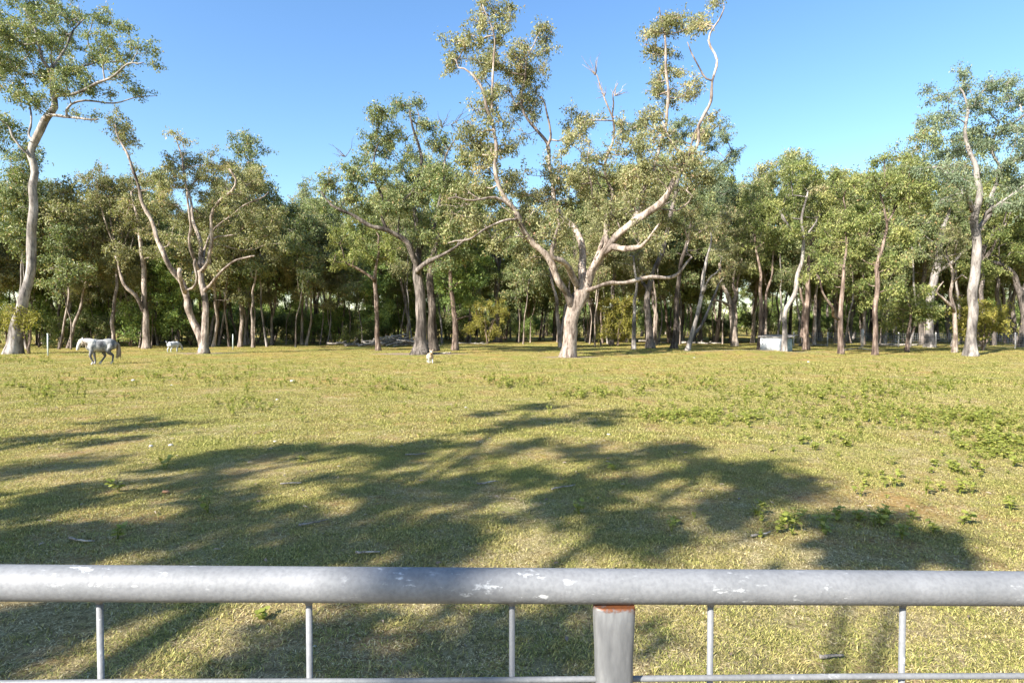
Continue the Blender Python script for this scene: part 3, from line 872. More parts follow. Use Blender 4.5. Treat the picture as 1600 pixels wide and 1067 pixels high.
# trees of the open wood, from left to right
px_tree('dark_fork_tree', 'dim forked paperbark at the wood edge behind the pony', (229, 545),
    [[(229, 545, 13), (228, 500, 11), (226, 450, 10), (224, 400, 8), (215, 350, 5), (205, 300, 3)], [(226, 490, 8), (210, 465, 7, -.5), (195, 445, 6, -.8), (180, 400, 4, -1)]],
    [(215, 330, 35, 25), (180, 350, 35, 25), (235, 380, 25, 20), (190, 395, 25, 18), (170, 300, 30, 25), (215, 285, 28, 20)], 'paper', 'olive', dens=1.8)
px_tree('slim_forked_tree', 'slim brown-trunked tree with a small leafy crown beside the branch pile', (591, 548),
    [[(591, 548, 10), (588, 500, 8.5), (586, 470, 8), (584, 442, 8), (590, 410, 5), (592, 370, 3)], [(584, 443, 6), (570, 427, 6, -.4), (552, 415, 5, -.7), (538, 408, 3, -.9)]],
    [(545, 375, 25, 18), (580, 365, 24, 18), (540, 402, 20, 13), (592, 400, 18, 18), (565, 350, 24, 12), (610, 380, 16, 18), (560, 395, 22, 14)], 'brown', 'green', dens=2.6)
px_tree('drooping_crown_tree', 'tree with pale lower trunk and dark drooping crown right of the big forked tree', (711, 547),
    [[(711, 547, 13), (711, 510, 11), (707, 480, 9.5), (703, 440, 8), (705, 400, 6)], [(709, 500, 4), (722, 496, 3, -.5), (735, 494, 2, -.8)]],
    [(690, 430, 20, 24), (720, 440, 24, 24), (740, 425, 18, 20), (700, 460, 22, 14), (735, 462, 18, 12), (710, 405, 26, 16)], 'brown', 'deep', dens=3.0)
px_tree('straight_trunk_tree', 'tall straight thin-trunked tree standing far back between the two biggest trees', (811, 534),
    [[(811, 534, 11), (812, 480, 8.5), (814, 430, 7), (815, 380, 5), (816, 330, 3)]],
    [(815, 380, 22, 20), (795, 350, 25, 22), (835, 355, 22, 24), (815, 320, 24, 22), (790, 395, 16, 12)], 'iron', 'green', dens=2.0)
px_tree('slender_twin_tree', 'slender twin-stemmed pale tree just left of the great paperbark trunk', (874, 543),
    [[(876, 543, 8), (872, 500, 7), (866, 460, 6), (858, 420, 4.5)], [(878, 540, 7), (880, 510, 6.5, .3), (884, 480, 5, .5), (890, 440, 3.5, .7)]],
    [(850, 400, 22, 18), (885, 420, 16, 18), (840, 430, 14, 12)], 'paper', 'olive', dens=1.8)
px_tree('slender_pale_tree', 'slender pale straight trunk right of the great paperbark, under its long low limb', (990, 546),
    [[(990, 546, 8), (991, 510, 7), (992, 470, 6.5), (994, 440, 5), (990, 400, 3.5)]],
    [(985, 405, 20, 14, .5), (1005, 420, 16, 14, .5), (1000, 385, 22, 16, .5)], 'gum', 'olive', dens=1.8)
px_tree('tall_curving_tree', 'tall rough-barked tree rising behind the great paperbark with blue-green top', (1016, 544),
    [[(1016, 544, 16), (1014, 500, 12), (1010, 460, 12), (1020, 430, 11), (1035, 390, 9.5), (1048, 340, 8.5), (1058, 290, 7), (1075, 240, 5), (1090, 200, 3)],
     [(1010, 458, 7), (1003, 430, 6, .6), (996, 395, 5, 1), (1000, 330, 3, 1.3)],
     [(1057, 300, 5), (1090, 285, 4, .5), (1120, 262, 3, .8), (1145, 235, 2, 1)]],
    [(1120, 215, 26, 22, 1), (1140, 245, 18, 14, 1), (1090, 200, 26, 22, 1), (1060, 210, 24, 24, 1.2), (985, 195, 22, 20, 1.2), (1110, 270, 26, 22), (1080, 320, 32, 24), (1120, 330, 26, 20), (1130, 300, 20, 16), (1000, 330, 26, 22, 1.5)],
    'iron', 'blue', dens=2.3)
px_tree('dark_leaning_tree', 'dark straight trunk between the pale slender tree and the two leaning white stems', (1053, 545),
    [[(1053, 545, 13), (1057, 500, 10), (1059, 460, 9.5), (1062, 420, 8), (1075, 370, 6), (1085, 330, 4)]],
    [(1085, 350, 30, 22), (1115, 370, 26, 20), (1070, 390, 24, 14), (1120, 400, 22, 16), (1100, 325, 26, 18)], 'dark', 'gum', dens=2.2)
px_tree('leaning_white_tree', 'two smooth white stems leaning right from one foot, left of the shed', (1073, 548),
    [[(1073, 548, 9), (1083, 515, 8.5), (1094, 470, 7.5), (1103, 420, 6.5), (1106, 400, 5), (1112, 370, 3)],
     [(1078, 544, 6.5, .2), (1087, 523, 6, .4), (1101, 500, 5.5, .7), (1113, 468, 4.5, 1), (1122, 445, 3.5, 1.2)],
     [(1096, 462, 4.5), (1103, 445, 4, -.4), (1112, 432, 3, -.7), (1125, 420, 2, -.9)]],
    [(1115, 360, 24, 18), (1130, 395, 22, 16), (1145, 420, 18, 14), (1130, 340, 20, 14), (1125, 435, 14, 10, 1)], 'gum', 'olive', dens=2.0)
px_tree('hollow_trunk_tree', 'stout pale tree with a dark hollow low in its forked trunk, left of the shed', (1147, 541),
    [[(1148, 541, 12), (1147, 510, 13), (1143, 485, 11), (1137, 460, 8), (1128, 430, 6), (1124, 400, 4)], [(1145, 490, 8), (1150, 460, 7, .3), (1147, 440, 5, .5), (1152, 400, 3.5, .6)],
     [(1140, 478, 6), (1128, 470, 5, -.5), (1115, 466, 4, -.8)]],
    [(1140, 385, 26, 18), (1165, 375, 24, 20), (1150, 345, 28, 20), (1120, 340, 22, 16), (1170, 410, 20, 14), (1135, 310, 24, 18)], 'paper', 'olive', dens=2.0)
px_tree('shed_side_tree', 'brown double trunk touching the left end of the white shed', (1189, 547),
    [[(1187, 547, 9), (1188, 510, 8), (1189, 470, 7), (1186, 420, 5), (1180, 370, 3.5)], [(1192, 546, 8, .2), (1193, 515, 7, .2), (1195, 480, 6, .3), (1205, 430, 4, .5), (1210, 380, 3, .6)]],
    [(1180, 370, 26, 20), (1210, 375, 24, 20), (1190, 335, 28, 20), (1170, 310, 24, 18), (1215, 330, 22, 18), (1195, 410, 22, 14)], 'brown', 'green', dens=2.2)
px_tree('shed_front_tree', 'grey curving trunk in front of the white shed, leaning right as it rises', (1226, 551),
    [[(1225, 551, 11), (1226, 520, 10), (1229, 490, 9), (1237, 460, 8.5), (1248, 430, 7.5), (1254, 400, 7), (1258, 375, 6.5), (1252, 340, 5), (1262, 300, 3)],
     [(1257, 375, 5), (1245, 365, 4.5, -.3), (1235, 356, 4, -.5), (1222, 335, 3, -.7)], [(1258, 372, 5), (1272, 355, 4, .5), (1283, 335, 3, .8)]],
    [(1225, 275, 26, 20), (1265, 270, 26, 20), (1240, 310, 30, 20), (1285, 305, 24, 22), (1210, 330, 24, 18), (1270, 345, 26, 18), (1235, 360, 24, 12), (1290, 370, 20, 14), (1250, 255, 16, 10)], 'gum', 'green', dens=2.3)
px_tree('shaggy_trunk_tree', 'shaggy brown trunk just right of the white shed', (1260, 547),
    [[(1260, 547, 12), (1259, 500, 10), (1261, 450, 8), (1266, 400, 6), (1275, 350, 4)], [(1258, 530, 6, .3), (1254, 490, 5, .5), (1250, 450, 4, .7)]],
    [(1280, 350, 26, 20), (1300, 330, 24, 20), (1275, 390, 24, 16), (1310, 375, 20, 18), (1295, 290, 22, 18), (1265, 420, 18, 12)], 'brown', 'olive', dens=2.2)
px_tree('pink_fork_tree', 'pinkish trunk with a low pale fork to the left, right of the shed', (1314, 554),
    [[(1314, 554, 11), (1314, 520, 10), (1315, 490, 9), (1317, 450, 7), (1320, 410, 5), (1322, 370, 3.5)], [(1313, 502, 7), (1306, 487, 6.5, -.4), (1298, 476, 5, -.7), (1285, 455, 3.5, -1), (1278, 430, 2.5, -1.2)]],
    [(1310, 345, 26, 18), (1335, 365, 24, 20), (1300, 390, 26, 18), (1335, 410, 22, 16), (1285, 420, 22, 16), (1345, 320, 24, 20), (1320, 290, 24, 20), (1310, 440, 22, 12)], 'brown', 'green', dens=2.4)
px_tree('leafy_trunk_tree', 'reddish trunk with green leaf tufts sprouting up it and a twisted top', (1368, 555),
    [[(1367, 555, 11), (1368, 520, 9.5), (1369, 480, 9), (1370, 440, 8), (1366, 410, 7.5), (1378, 380, 6), (1388, 350, 5), (1384, 325, 4), (1375, 300, 3)], [(1386, 355, 4), (1397, 330, 3.5, .5), (1408, 312, 2.5, .8)]],
    [(1385, 250, 24, 12), (1360, 290, 26, 18), (1400, 295, 26, 18), (1430, 270, 24, 14), (1350, 340, 24, 16), (1425, 320, 26, 18), (1345, 390, 20, 18), (1390, 410, 20, 16), (1355, 445, 15, 14), (1385, 460, 15, 13), (1362, 475, 12, 9), (1410, 370, 20, 18), (1450, 300, 22, 16)],
    'brown', 'green', dens=2.6)
px_tree('low_bushy_tree', 'low bushy green tree with a short double trunk, left of the white twisted tree', (1419, 550),
    [[(1417, 550, 7), (1419, 520, 6), (1422, 495, 5), (1420, 470, 3)], [(1421, 540, 5), (1432, 515, 4, .3), (1440, 490, 3, .5)]],
    [(1410, 485, 22, 17), (1440, 480, 22, 18), (1425, 455, 26, 16), (1455, 495, 18, 14), (1400, 505, 14, 9)], 'brown', 'green', dens=3.0)
px_tree('fat_leaning_tree', 'thick grey old tree leaning right, behind the bushy tree near the right side', (1455, 543),
    [[(1452, 543, 18), (1452, 520, 15), (1453, 480, 14), (1460, 440, 14), (1466, 410, 14), (1468, 385, 12), (1480, 350, 8), (1485, 310, 5)], [(1464, 432, 9), (1478, 420, 8, -.5), (1492, 408, 6, -.8), (1510, 390, 4, -1)]],
    [(1470, 335, 26, 20), (1500, 370, 24, 16), (1450, 370, 24, 18), (1440, 340, 24, 18), (1490, 320, 22, 20), (1430, 400, 18, 16)], 'gum', 'gum', dens=2.2)
px_tree('white_twisted_tree', 'cream white twisted trunk forking low, beside a short fence post', (1491, 551),
    [[(1491, 551, 9), (1493, 520, 8), (1491, 490, 7.5), (1487, 465, 6), (1487, 440, 5), (1484, 415, 4), (1478, 390, 2.5)], [(1489, 487, 6), (1480, 477, 5.5, -.3), (1471, 465, 4.5, -.5), (1464, 455, 3.5, -.7), (1474, 440, 2.4, -.8)],
     [(1487, 440, 4), (1500, 434, 3, -.4), (1512, 436, 2, -.6)]],
    [(1475, 385, 20, 14), (1495, 400, 18, 12), (1465, 420, 14, 10), (1485, 365, 20, 12)], 'paper', 'olive', dens=1.6)
px_tree('tall_grey_gum_tree', 'tallest gum on the right with straight smooth grey trunk and feathery crown', (1518, 556),
    [[(1517, 556, 22), (1518, 520, 18), (1520, 480, 17), (1523, 400, 16), (1525, 335, 14), (1528, 295, 11), (1525, 260, 9), (1512, 231, 7.5), (1508, 205, 6), (1513, 165, 4.5), (1500, 138, 3)],
     [(1524, 335, 9), (1511, 304, 7.5, -.5), (1491, 283, 6, -1), (1478, 270, 5, -1.3), (1458, 262, 3, -1.6)],
     [(1524, 375, 11), (1534, 355, 10, .3), (1545, 332, 9, .6), (1555, 290, 7.5, .9), (1559, 255, 6, 1), (1550, 236, 5, 1), (1560, 190, 3, 1)],
     [(1540, 345, 7, .4), (1556, 326, 6, .2), (1575, 308, 5, 0), (1600, 285, 4, -.2), (1625, 260, 2.5, -.3)]],
    [(1505, 128, 17, 18), (1460, 150, 18, 14), (1446, 186, 16, 9), (1476, 190, 22, 16), (1522, 170, 18, 18), (1550, 150, 22, 24), (1590, 150, 24, 30), (1482, 232, 25, 18), (1522, 222, 22, 22), (1562, 210, 27, 27), (1602, 212, 28, 32),
     (1464, 268, 22, 13), (1500, 268, 25, 16), (1545, 268, 22, 16), (1592, 270, 26, 22), (1490, 305, 20, 11), (1580, 318, 27, 16), (1622, 300, 28, 34), (1645, 190, 28, 52)], 'gum', 'blue', dens=2.4, leaf_len=0.12, droop=0.9)
px_tree('edge_trunk_tree', 'pale brown trunk cut by the right edge of the picture', (1599, 542),
    [[(1599, 542, 17), (1600, 500, 14), (1598, 470, 13), (1590, 440, 10), (1570, 415, 8), (1545, 408, 6), (1530, 400, 4)], [(1596, 465, 9), (1606, 430, 8, .5), (1612, 380, 6, 1), (1610, 330, 4, 1.2)]],
    [(1560, 385, 24, 14), (1590, 370, 26, 18), (1620, 380, 26, 26), (1600, 400, 24, 14), (1545, 420, 16, 10), (1620, 335, 26, 26), (1580, 345, 24, 16)], 'iron', 'green', dens=2.3)

# round shrubs that stand out
def px_bush(name, label, base, clumps, leaf, group=None, stems=4, **kw):
    TREE_SEED[0] += 1
    rng = np.random.default_rng(TREE_SEED[0])
    b = ground(*base); s = b.y / F
    top = min(c[1] for c in clumps)
    hh = (base[1] - top) * s
    Ls = []
    for k in range(stems):
        a = rng.uniform(0, 6.28); w = rng.uniform(.15, .6) * hh * .4
        Ls.append(np.array([(0.05 * math.cos(a), 0.05 * math.sin(a), -0.1 if k == 0 else 0.02, 0.06), (w * .4 * math.cos(a), w * .4 * math.sin(a), hh * .3, 0.045), (w * math.cos(a), w * math.sin(a), hh * .65, 0.02)]))
    Cs = []
    for c in clumps:
        p = at(c[0], c[1], b.y + rng.uniform(-.6, .6)) - b
        Cs.append(((p.x, p.y, max(p.z, 0.4)), (c[2] * s, c[2] * s * .9, c[3] * s)))
    return put_tree(name, label, 'bush', b, grow(Ls, Cs, TREE_SEED[0], L[leaf], M['brown'], lump=0.03, flare=0.1, **kw), group)
px_bush('round_shrub', 'rounded yellow-green shrub behind the great paperbark, under the long low limb', (963, 541), [(950, 480, 18, 15), (975, 475, 20, 14), (962, 500, 24, 16), (985, 500, 14, 14), (945, 515, 12, 12), (972, 520, 18, 12)], 'wattle', dens=3.4)
px_bush('wattle_bush', 'golden yellow-green wattle bush behind the tall grey gum at the right', (1535, 548), [(1505, 490, 18, 16), (1530, 475, 22, 14), (1555, 485, 18, 16), (1510, 510, 16, 12), (1540, 505, 24, 16), (1560, 508, 12, 12), (1525, 522, 22, 8)], 'wattle', dens=3.8)
px_bush('yellow_shrub', 'loose yellow-flowering shrub in front of the wood, right of the drooping tree', (762, 538), [(745, 480, 16, 13), (770, 478, 18, 14), (760, 500, 22, 14), (785, 495, 12, 12), (740, 510, 14, 10), (765, 518, 18, 8)], 'wattle', dens=2.6)
px_bush('edge_shrub', 'sunlit yellow-green branch of shrub in front of the leaning foot of the left gum', (46, 553), [(15, 490, 16, 9), (38, 486, 14, 10), (30, 500, 16, 8), (8, 505, 12, 8), (48, 500, 6, 6)], 'wattle', dens=2.8)

# ------------------------------------------------------------------ the wood behind: kinds of tree, then copies
def wood_kind(seed, H, bark, leaf, bole=0.35, r0=0.14, width=2.4, forks=2, nclump=9, **kw):
    rng = np.random.default_rng(seed)
    lean = rng.normal(0, 0.06, 2)
    def wob(z):
        return np.array([lean[0] * z + 0.25 * math.sin(z * .5 + seed), lean[1] * z + 0.25 * math.cos(z * .43 + seed * 2)]) * min(1, z / 2)
    tr = [(*wob(0), -0.15, r0), (*wob(H * .2), H * .2, r0 * .85), (*wob(H * .45), H * .45, r0 * .7), (*wob(H * .7), H * .7, r0 * .42), (*wob(H * .9), H * .9, r0 * .18)]
    Ls = [np.array(tr)]
    Cs = []
    for k in range(forks):
        z0 = H * rng.uniform(bole * .8, bole * 1.5); a = rng.uniform(0, 6.28); w = width * rng.uniform(.5, 1)
        p = wob(z0); d = np.array([math.cos(a), math.sin(a)])
        Ls.append(np.array([(*p, z0, r0 * .5), (*(p + d * w * .35), z0 + H * .1, r0 * .42), (*(p + d * w * .7), z0 + H * .24, r0 * .3), (*(p + d * w * .9), z0 + H * .36, r0 * .14)]))
        Cs.append(((*(p + d * w), z0 + H * .38), (1.0, 1.0, .9)))
    for k in range(nclump):
        t = (k + .5) / nclump
        z = H * (bole + (1 - bole) * t)
        a = k * 2.4 + rng.uniform(-.5, .5)
        w = width * math.sin(math.pi * min(1, .25 + .75 * t)) ** .7 * rng.uniform(.3, 1)
        q = wob(z) + np.array([math.cos(a), math.sin(a)]) * w
        s = rng.uniform(.75, 1.25)
        Cs.append(((q[0], q[1], z), (1.05 * s, 1.05 * s, .85 * s)))
    Cs.append(((*wob(H), H), (.9, .9, .8)))
    return grow(Ls, Cs, seed, L[leaf], M[bark], leaf_len=0.165, leaf_n=150, dens=2.0, cl_r=0.62, **kw)
KINDS = [wood_kind(11, 13.5, 'paper', 'olive', .40, .15, 2.6, 3, 10), wood_kind(12, 15, 'gum', 'gum', .45, .16, 2.8, 3, 10), wood_kind(13, 11.5, 'paper', 'olive', .30, .12, 2.2, 2, 10),
         wood_kind(14, 14, 'iron', 'green', .42, .19, 2.8, 3, 11), wood_kind(15, 12.5, 'brown', 'green', .33, .15, 2.6, 2, 11), wood_kind(16, 16, 'gum', 'blue', .45, .17, 3.0, 3, 11),
         wood_kind(17, 9.5, 'dark', 'deep', .22, .10, 2.0, 2, 10), wood_kind(18, 12, 'paper', 'gum', .5, .12, 2.0, 3, 8)]
KINDS += [wood_kind(41, 9.5, 'paper', 'olive', .55, .065, 1.1, 1, 5), wood_kind(42, 11, 'gum', 'gum', .6, .075, 1.2, 2, 5), wood_kind(43, 8.0, 'paper', 'gum', .5, .05, 1.0, 1, 4)]
KNAME = ['paperbark_tree', 'gum_tree', 'paperbark_tree', 'rough_barked_tree', 'brown_barked_tree', 'gum_tree', 'dark_tree', 'paperbark_tree', 'slender_paperbark_tree', 'slender_gum_tree', 'sapling_tree']
KDESC = ['pale-barked olive tree', 'smooth grey gum', 'low pale-barked olive tree', 'rough grey-barked green tree', 'brown-barked green tree', 'tall blue-green gum', 'dark small-leaved tree', 'thin pale long-trunked tree', 'slender pale pole-like tree', 'slender grey pole-like gum', 'thin pale sapling']
def shrub_kind(seed, h, w, leaf, bark='brown'):
    rng = np.random.default_rng(seed)
    Ls = []
    for k in range(4):
        a = rng.uniform(0, 6.28); q = w * rng.uniform(.2, .6)
        Ls.append(np.array([(.06 * math.cos(a), .06 * math.sin(a), -.1 if k == 0 else .02, .05), (q * .5 * math.cos(a), q * .5 * math.sin(a), h * .4, .035), (q * math.cos(a), q * math.sin(a), h * .75, .015)]))
    Cs = [((w * rng.uniform(-.6, .6), w * rng.uniform(-.6, .6), h * rng.uniform(.22, .9)), (w * .45, w * .45, h * .2)) for _ in range(8)]
    return grow(Ls, Cs, seed, L[leaf], M[bark], leaf_len=0.15, leaf_n=130, dens=2.2, cl_r=0.5, lump=.03, flare=.1, droop=.3)
SH = [shrub_kind(31, 3.2, 1.7, 'deep'), shrub_kind(32, 2.4, 1.5, 'green'), shrub_kind(33, 4.2, 1.9, 'deep'), shrub_kind(34, 3.0, 1.6, 'gum')]

prng = random.Random(5)
hero = [(o.location.x, o.location.y) for o in COL.objects if o.parent is None and o.get('category') == 'tree']
placed = list(hero)
def free(x, y, dmin):
    return all((x - a) ** 2 + (y - b) ** 2 > dmin * dmin for a, b in placed)
def copy_tree(meshes, name, label, cat, loc, rz, sc, group):
    t = thing(name, label, cat, loc, group, rz)
    t.scale = (sc, sc, sc * prng.uniform(.92, 1.1))
    link('trunk', meshes[0], t)
    for m in meshes[1]:
        link('limb', m, t)
    link('crown', meshes[2], t)
    return t
def in_view(x, y, m=6):
    return abs(x) < y * 0.89 + m
def fill(n, x0, x1, y0, y1, kinds, dmin, zone, sc=(.85, 1.15), edge=None):
    c = 0; tries = 0
    while c < n and tries < n * 60:
        tries += 1
        x, y = prng.uniform(x0, x1), prng.uniform(y0, y1)
        if edge and y < edge(x):
            continue
        if not in_view(x, y) or not free(x, y, dmin):
            continue
        placed.append((x, y)); c += 1
        k = prng.choice(kinds)
        copy_tree(KINDS[k], KNAME[k], KDESC[k] + ' ' + zone, 'tree', (x, y, 0), prng.uniform(0, 6.28), prng.uniform(*sc), KDESC[k] + ' ' + zone)
def left_edge(x):                                     # front line of the dense left-hand wood
    return 37.5 + (x + 36) * 0.26
fill(34, -44, -9, 36, 52, [0, 2, 7, 6, 0, 2], 1.6, 'in the front rows of the dense wood on the left', (.78, 1.02), left_edge)
fill(46, -56, -8, 47, 72, [0, 1, 2, 3, 7, 6], 2.2, 'deeper inside the dense wood on the left', (.9, 1.15), lambda x: left_edge(x) + 5)
fill(16, -14, 4, 54, 72, [3, 4, 6, 0, 7], 2.4, 'in the wood behind the big forked tree', (.75, 1.0))
fill(48, 4, 46, 47, 66, [0, 3, 4, 7, 1, 3], 2.3, 'in the open wood on the right', (.92, 1.16))
fill(30, 30, 66, 42, 72, [3, 4, 5, 1, 0], 3.0, 'in the open wood at the far right', (.9, 1.12))
fill(60, -10, 80, 66, 100, [0, 3, 4, 6, 7, 1], 3.0, 'far back in the wood on the right', (.8, 1.05))
fill(50, -95, 100, 96, 125, [3, 4, 6, 0], 3.0, 'in the farthest row of the wood', (.8, 1.1))
fill(44, -44, -8, 36, 50, [8, 9, 10], 0.9, 'at the front edge of the dense wood on the left', (.8, 1.15), lambda x: left_edge(x) - .6)
fill(26, -12, 8, 50, 64, [8, 9, 10], 1.2, 'behind the middle of the paddock', (.8, 1.2))
fill(50, 6, 52, 43, 62, [8, 9, 10, 8], 1.2, 'among the trunks of the open wood on the right', (.8, 1.2))
def shrubs(n, x0, x1, y0, y1, kinds, zone, sc, edge=None, dmin=1.2):
    c = 0; tries = 0
    while c < n and tries < n * 60:
        tries += 1
        x, y = prng.uniform(x0, x1), prng.uniform(y0, y1)
        if (edge and y < edge(x)) or not in_view(x, y) or not free(x, y, dmin):
            continue
        placed.append((x, y)); c += 1
        k = prng.choice(kinds)
        lab = ['dark leafy shrub', 'green leafy shrub', 'tall dark shrub', 'olive leafy shrub'][k] + ' ' + zone
        copy_tree(SH[k], 'shrub', lab, 'shrub', (x, y, 0), prng.uniform(0, 6.28), prng.uniform(*sc), lab)
shrubs(46, -44, -8, 38, 60, [0, 3, 0, 1], 'filling the floor of the dense wood on the left', (.7, 1.15), lambda x: left_edge(x) + 2.5)
shrubs(26, -14, 14, 56, 76, [1, 3, 0], 'under the trees behind the middle of the paddock', (.7, 1.1))
shrubs(36, 10, 70, 58, 90, [1, 3, 0, 2], 'under the trees of the open wood on the right', (.8, 1.2))
shrubs(60, -60, 110, 92, 120, [0, 2, 1], 'along the farthest row of the wood', (1.0, 1.6))

for row_y, x0, x1, st, zone, scl in ((120, -122, 122, 2.6, 'in the thicket that closes the wood at the back', (1.3, 2.0)), (92, -20, 90, 3.4, 'in the second thicket deep in the wood', (1.0, 1.5)), (76, -62, 4, 2.8, 'in the thicket at the back of the left-hand wood', (1.0, 1.5))):
    x = x0
    while x < x1:
        k = prng.choice([0, 2, 3, 1])
        lab = ['dark leafy shrub', 'green leafy shrub', 'tall dark shrub', 'olive leafy shrub'][k] + ' ' + zone
        copy_tree(SH[k], 'shrub', lab, 'shrub', (x, row_y + prng.uniform(-3, 3), 0), prng.uniform(0, 6.28), prng.uniform(*scl), lab)
        x += st * prng.uniform(.6, 1.3)

# ------------------------------------------------------------------ trees behind the camera whose shade lies on the near grass
def shade_tree(name, label, foot, blobs, seed, bark, leaf):
    rng = np.random.default_rng(seed)
    Cs = []
    parts = []
    for (px, py, rx, ry, h) in blobs:
        for _ in range(3):
            parts.append((px + rng.uniform(-.8, .8) * rx, py + rng.uniform(-.9, .9) * ry, rx * rng.uniform(.28, .5), ry * .5, h + rng.uniform(-.8, .8)))
    for (px, py, rx, ry, h) in parts:
        g = ground(px, py)
        back = h / math.tan(SUN_EL)
        c = np.array([g.x - SUN_DIR.x * back, g.y - SUN_DIR.y * back, h])
        s = g.y / F
        Cs.append((c - np.array([foot[0], foot[1], 0]), (rx * s, max(.35, rx * s * .8), max(.3, min(.9, ry * s * 3)))))
    cen = np.mean([c[0] for c in Cs], 0)
    top = max(c[0][2] for c in Cs)
    tr = np.array([(0, 0, -.15, .2), (.1, .1, 2.5, .17), (cen[0] * .15, cen[1] * .15, 5, .13), (cen[0] * .5, cen[1] * .5, 7, .09), (cen[0] * .9, cen[1] * .9, top * .92, .04)])
    Ls = [tr]
    far = sorted(Cs, key=lambda c: -np.linalg.norm(c[0][:2] - cen[:2]))[:4]
    for c, _ in far:
        p = tr[2][:3]
        Ls.append(np.array([(*p, .09), (*(p * .6 + c * .4 + np.array([0, 0, .3])), .06), (*(p * .2 + c * .8), .035), (*c, .02)]))
    return put_tree(name, label, 'tree', Vector((foot[0], foot[1], 0)), grow(Ls, Cs, seed, L[leaf], M[bark], leaf_len=0.19, leaf_n=66, dens=2.1, cl_r=.29, twig=.005))
shade_tree('shade_gum_tree', 'gum tree behind the camera on the left, its shade on the near grass', (-15.5, -6.0),
    [(250, 668, 110, 12, 9), (150, 680, 70, 10, 8.5), (40, 730, 70, 12, 9), (330, 715, 60, 10, 9.5), (450, 700, 90, 14, 9), (300, 765, 110, 16, 8.5), (120, 790, 120, 20, 8), (30, 850, 80, 18, 7.5), (250, 835, 120, 18, 8), (430, 800, 110, 18, 8.5), (560, 740, 90, 16, 9.5), (620, 690, 90, 12, 10),
     (420, 860, 100, 14, 7.5), (100, 860, 60, 12, 7), (90, 985, 90, 20, 6.5), (180, 950, 60, 14, 7)], 71, 'gum', 'gum')
shade_tree('shade_paperbark_tree', 'paperbark tree behind the camera, its shade on the middle of the near grass', (-9.5, -10.5),
    [(820, 640, 70, 8, 11), (780, 665, 80, 9, 10.5), (960, 655, 60, 10, 11), (720, 700, 100, 14, 10), (880, 700, 90, 13, 10), (650, 770, 110, 18, 9), (820, 750, 110, 16, 9.5), (960, 740, 70, 14, 10), (1090, 700, 80, 9, 10.5), (1150, 735, 80, 12, 10), (1220, 760, 60, 12, 9.5),
     (720, 830, 110, 16, 8), (560, 850, 90, 15, 8), (880, 790, 80, 12, 9), (1110, 775, 70, 9, 9.5), (1330, 815, 60, 8, 8.5), (1420, 845, 50, 6, 8), (1030, 825, 45, 5, 8.5), (600, 1000, 60, 12, 6.5), (850, 1000, 35, 12, 6.5)], 72, 'paper', 'olive')

# ------------------------------------------------------------------ animals: one continuous skin each
def ell(c, r, V, Q, n=10, m=14):
    b = sum(len(v) for v in V)
    th = np.linspace(0.02, math.pi - 0.02, n)
    ph = np.linspace(0, 2 * math.pi, m, endpoint=False)
    X = np.stack([np.outer(np.sin(th), np.cos(ph)), np.outer(np.sin(th), np.sin(ph)), np.outer(np.cos(th), np.ones(m))], -1)
    V.append((np.asarray(c) + X * np.asarray(r)).reshape(-1, 3))
    i = np.arange(n - 1)[:, None] * m
    j = np.arange(m)[None]; jn = (j + 1) % m
    Q.append(np.stack([i + j, i + m + j, i + m + jn, i + jn], -1).reshape(-1, 4) + b)
    b2 = b + n * m
    V.append(np.asarray(c) + np.array([[0, 0, r[2]], [0, 0, -r[2]]]))
    j = np.arange(m); jn = (j + 1) % m
    Q.append(np.stack([np.full(m, b2), b + j, b + jn, b + jn], -1))
    e = b + (n - 1) * m
    Q.append(np.stack([np.full(m, b2 + 1), e + jn, e + j, e + j], -1))
def chain(pts, V, Q, sides=12):
    S = resample(np.array(pts, float), 0.05)
    b = len(V)
    tube(S[:, :3], S[:, 3], sides, V, Q)
    for p in (S[0], S[-1]):
        ell(p[:3], (p[3],) * 3, V, Q, 7, 10)
def skin(name, V, Q, mat, parent, voxel, smooth=6):
    q, t = split_tri(Q)
    me = np_mesh(name, np.concatenate(V), q, [mat], tris=t, smooth=True)
    o = link(name, me, parent)
    r = o.modifiers.new('remesh', 'REMESH')
    r.mode = 'VOXEL'; r.voxel_size = voxel; r.use_smooth_shade = True
    s = o.modifiers.new('smooth', 'SMOOTH')
    s.factor = 0.5; s.iterations = smooth
    return o
# dapple grey pony, walking to the left, head low and turned to the camera; local -X is its nose
pm, nt, out = new_mat('dapple_grey_coat')
tc = nd(nt, 'ShaderNodeTexCoord'); v = tc.outputs['Object']
sx = nd(nt, 'ShaderNodeSeparateXYZ'); nt.links.new(v, sx.inputs[0])
n1 = noise(nt, 3.2, 2, 0.45, v); n2 = noise(nt, 22, 2, 0.5, v)
coat = ramp(nt, [(0.36, (0.08, 0.08, 0.082)), (0.5, (0.26, 0.255, 0.24)), (0.64, (0.48, 0.46, 0.42))], n1.outputs[0])
dap = ramp(nt, [(0.35, (0.75, 0.75, 0.76)), (0.6, (1.05, 1.05, 1.04))], n2.outputs[0])
cc = mixc(nt, 1.0, coat.outputs[0], dap.outputs[0], 'MULTIPLY')
lg = nd(nt, 'ShaderNodeMapRange'); nt.links.new(sx.outputs[2], lg.inputs[0])
lg.inputs[1].default_value = 0.58; lg.inputs[2].default_value = 0.34     # the legs are dark points
cc = mixc(nt, lg.outputs[0], cc, (0.10, 0.095, 0.095))
hf = nd(nt, 'ShaderNodeMapRange'); nt.links.new(sx.outputs[2], hf.inputs[0])
hf.inputs[1].default_value = 0.14; hf.inputs[2].default_value = 0.07     # pale fetlocks
cc = mixc(nt, hf.outputs[0], cc, (0.42, 0.39, 0.35))
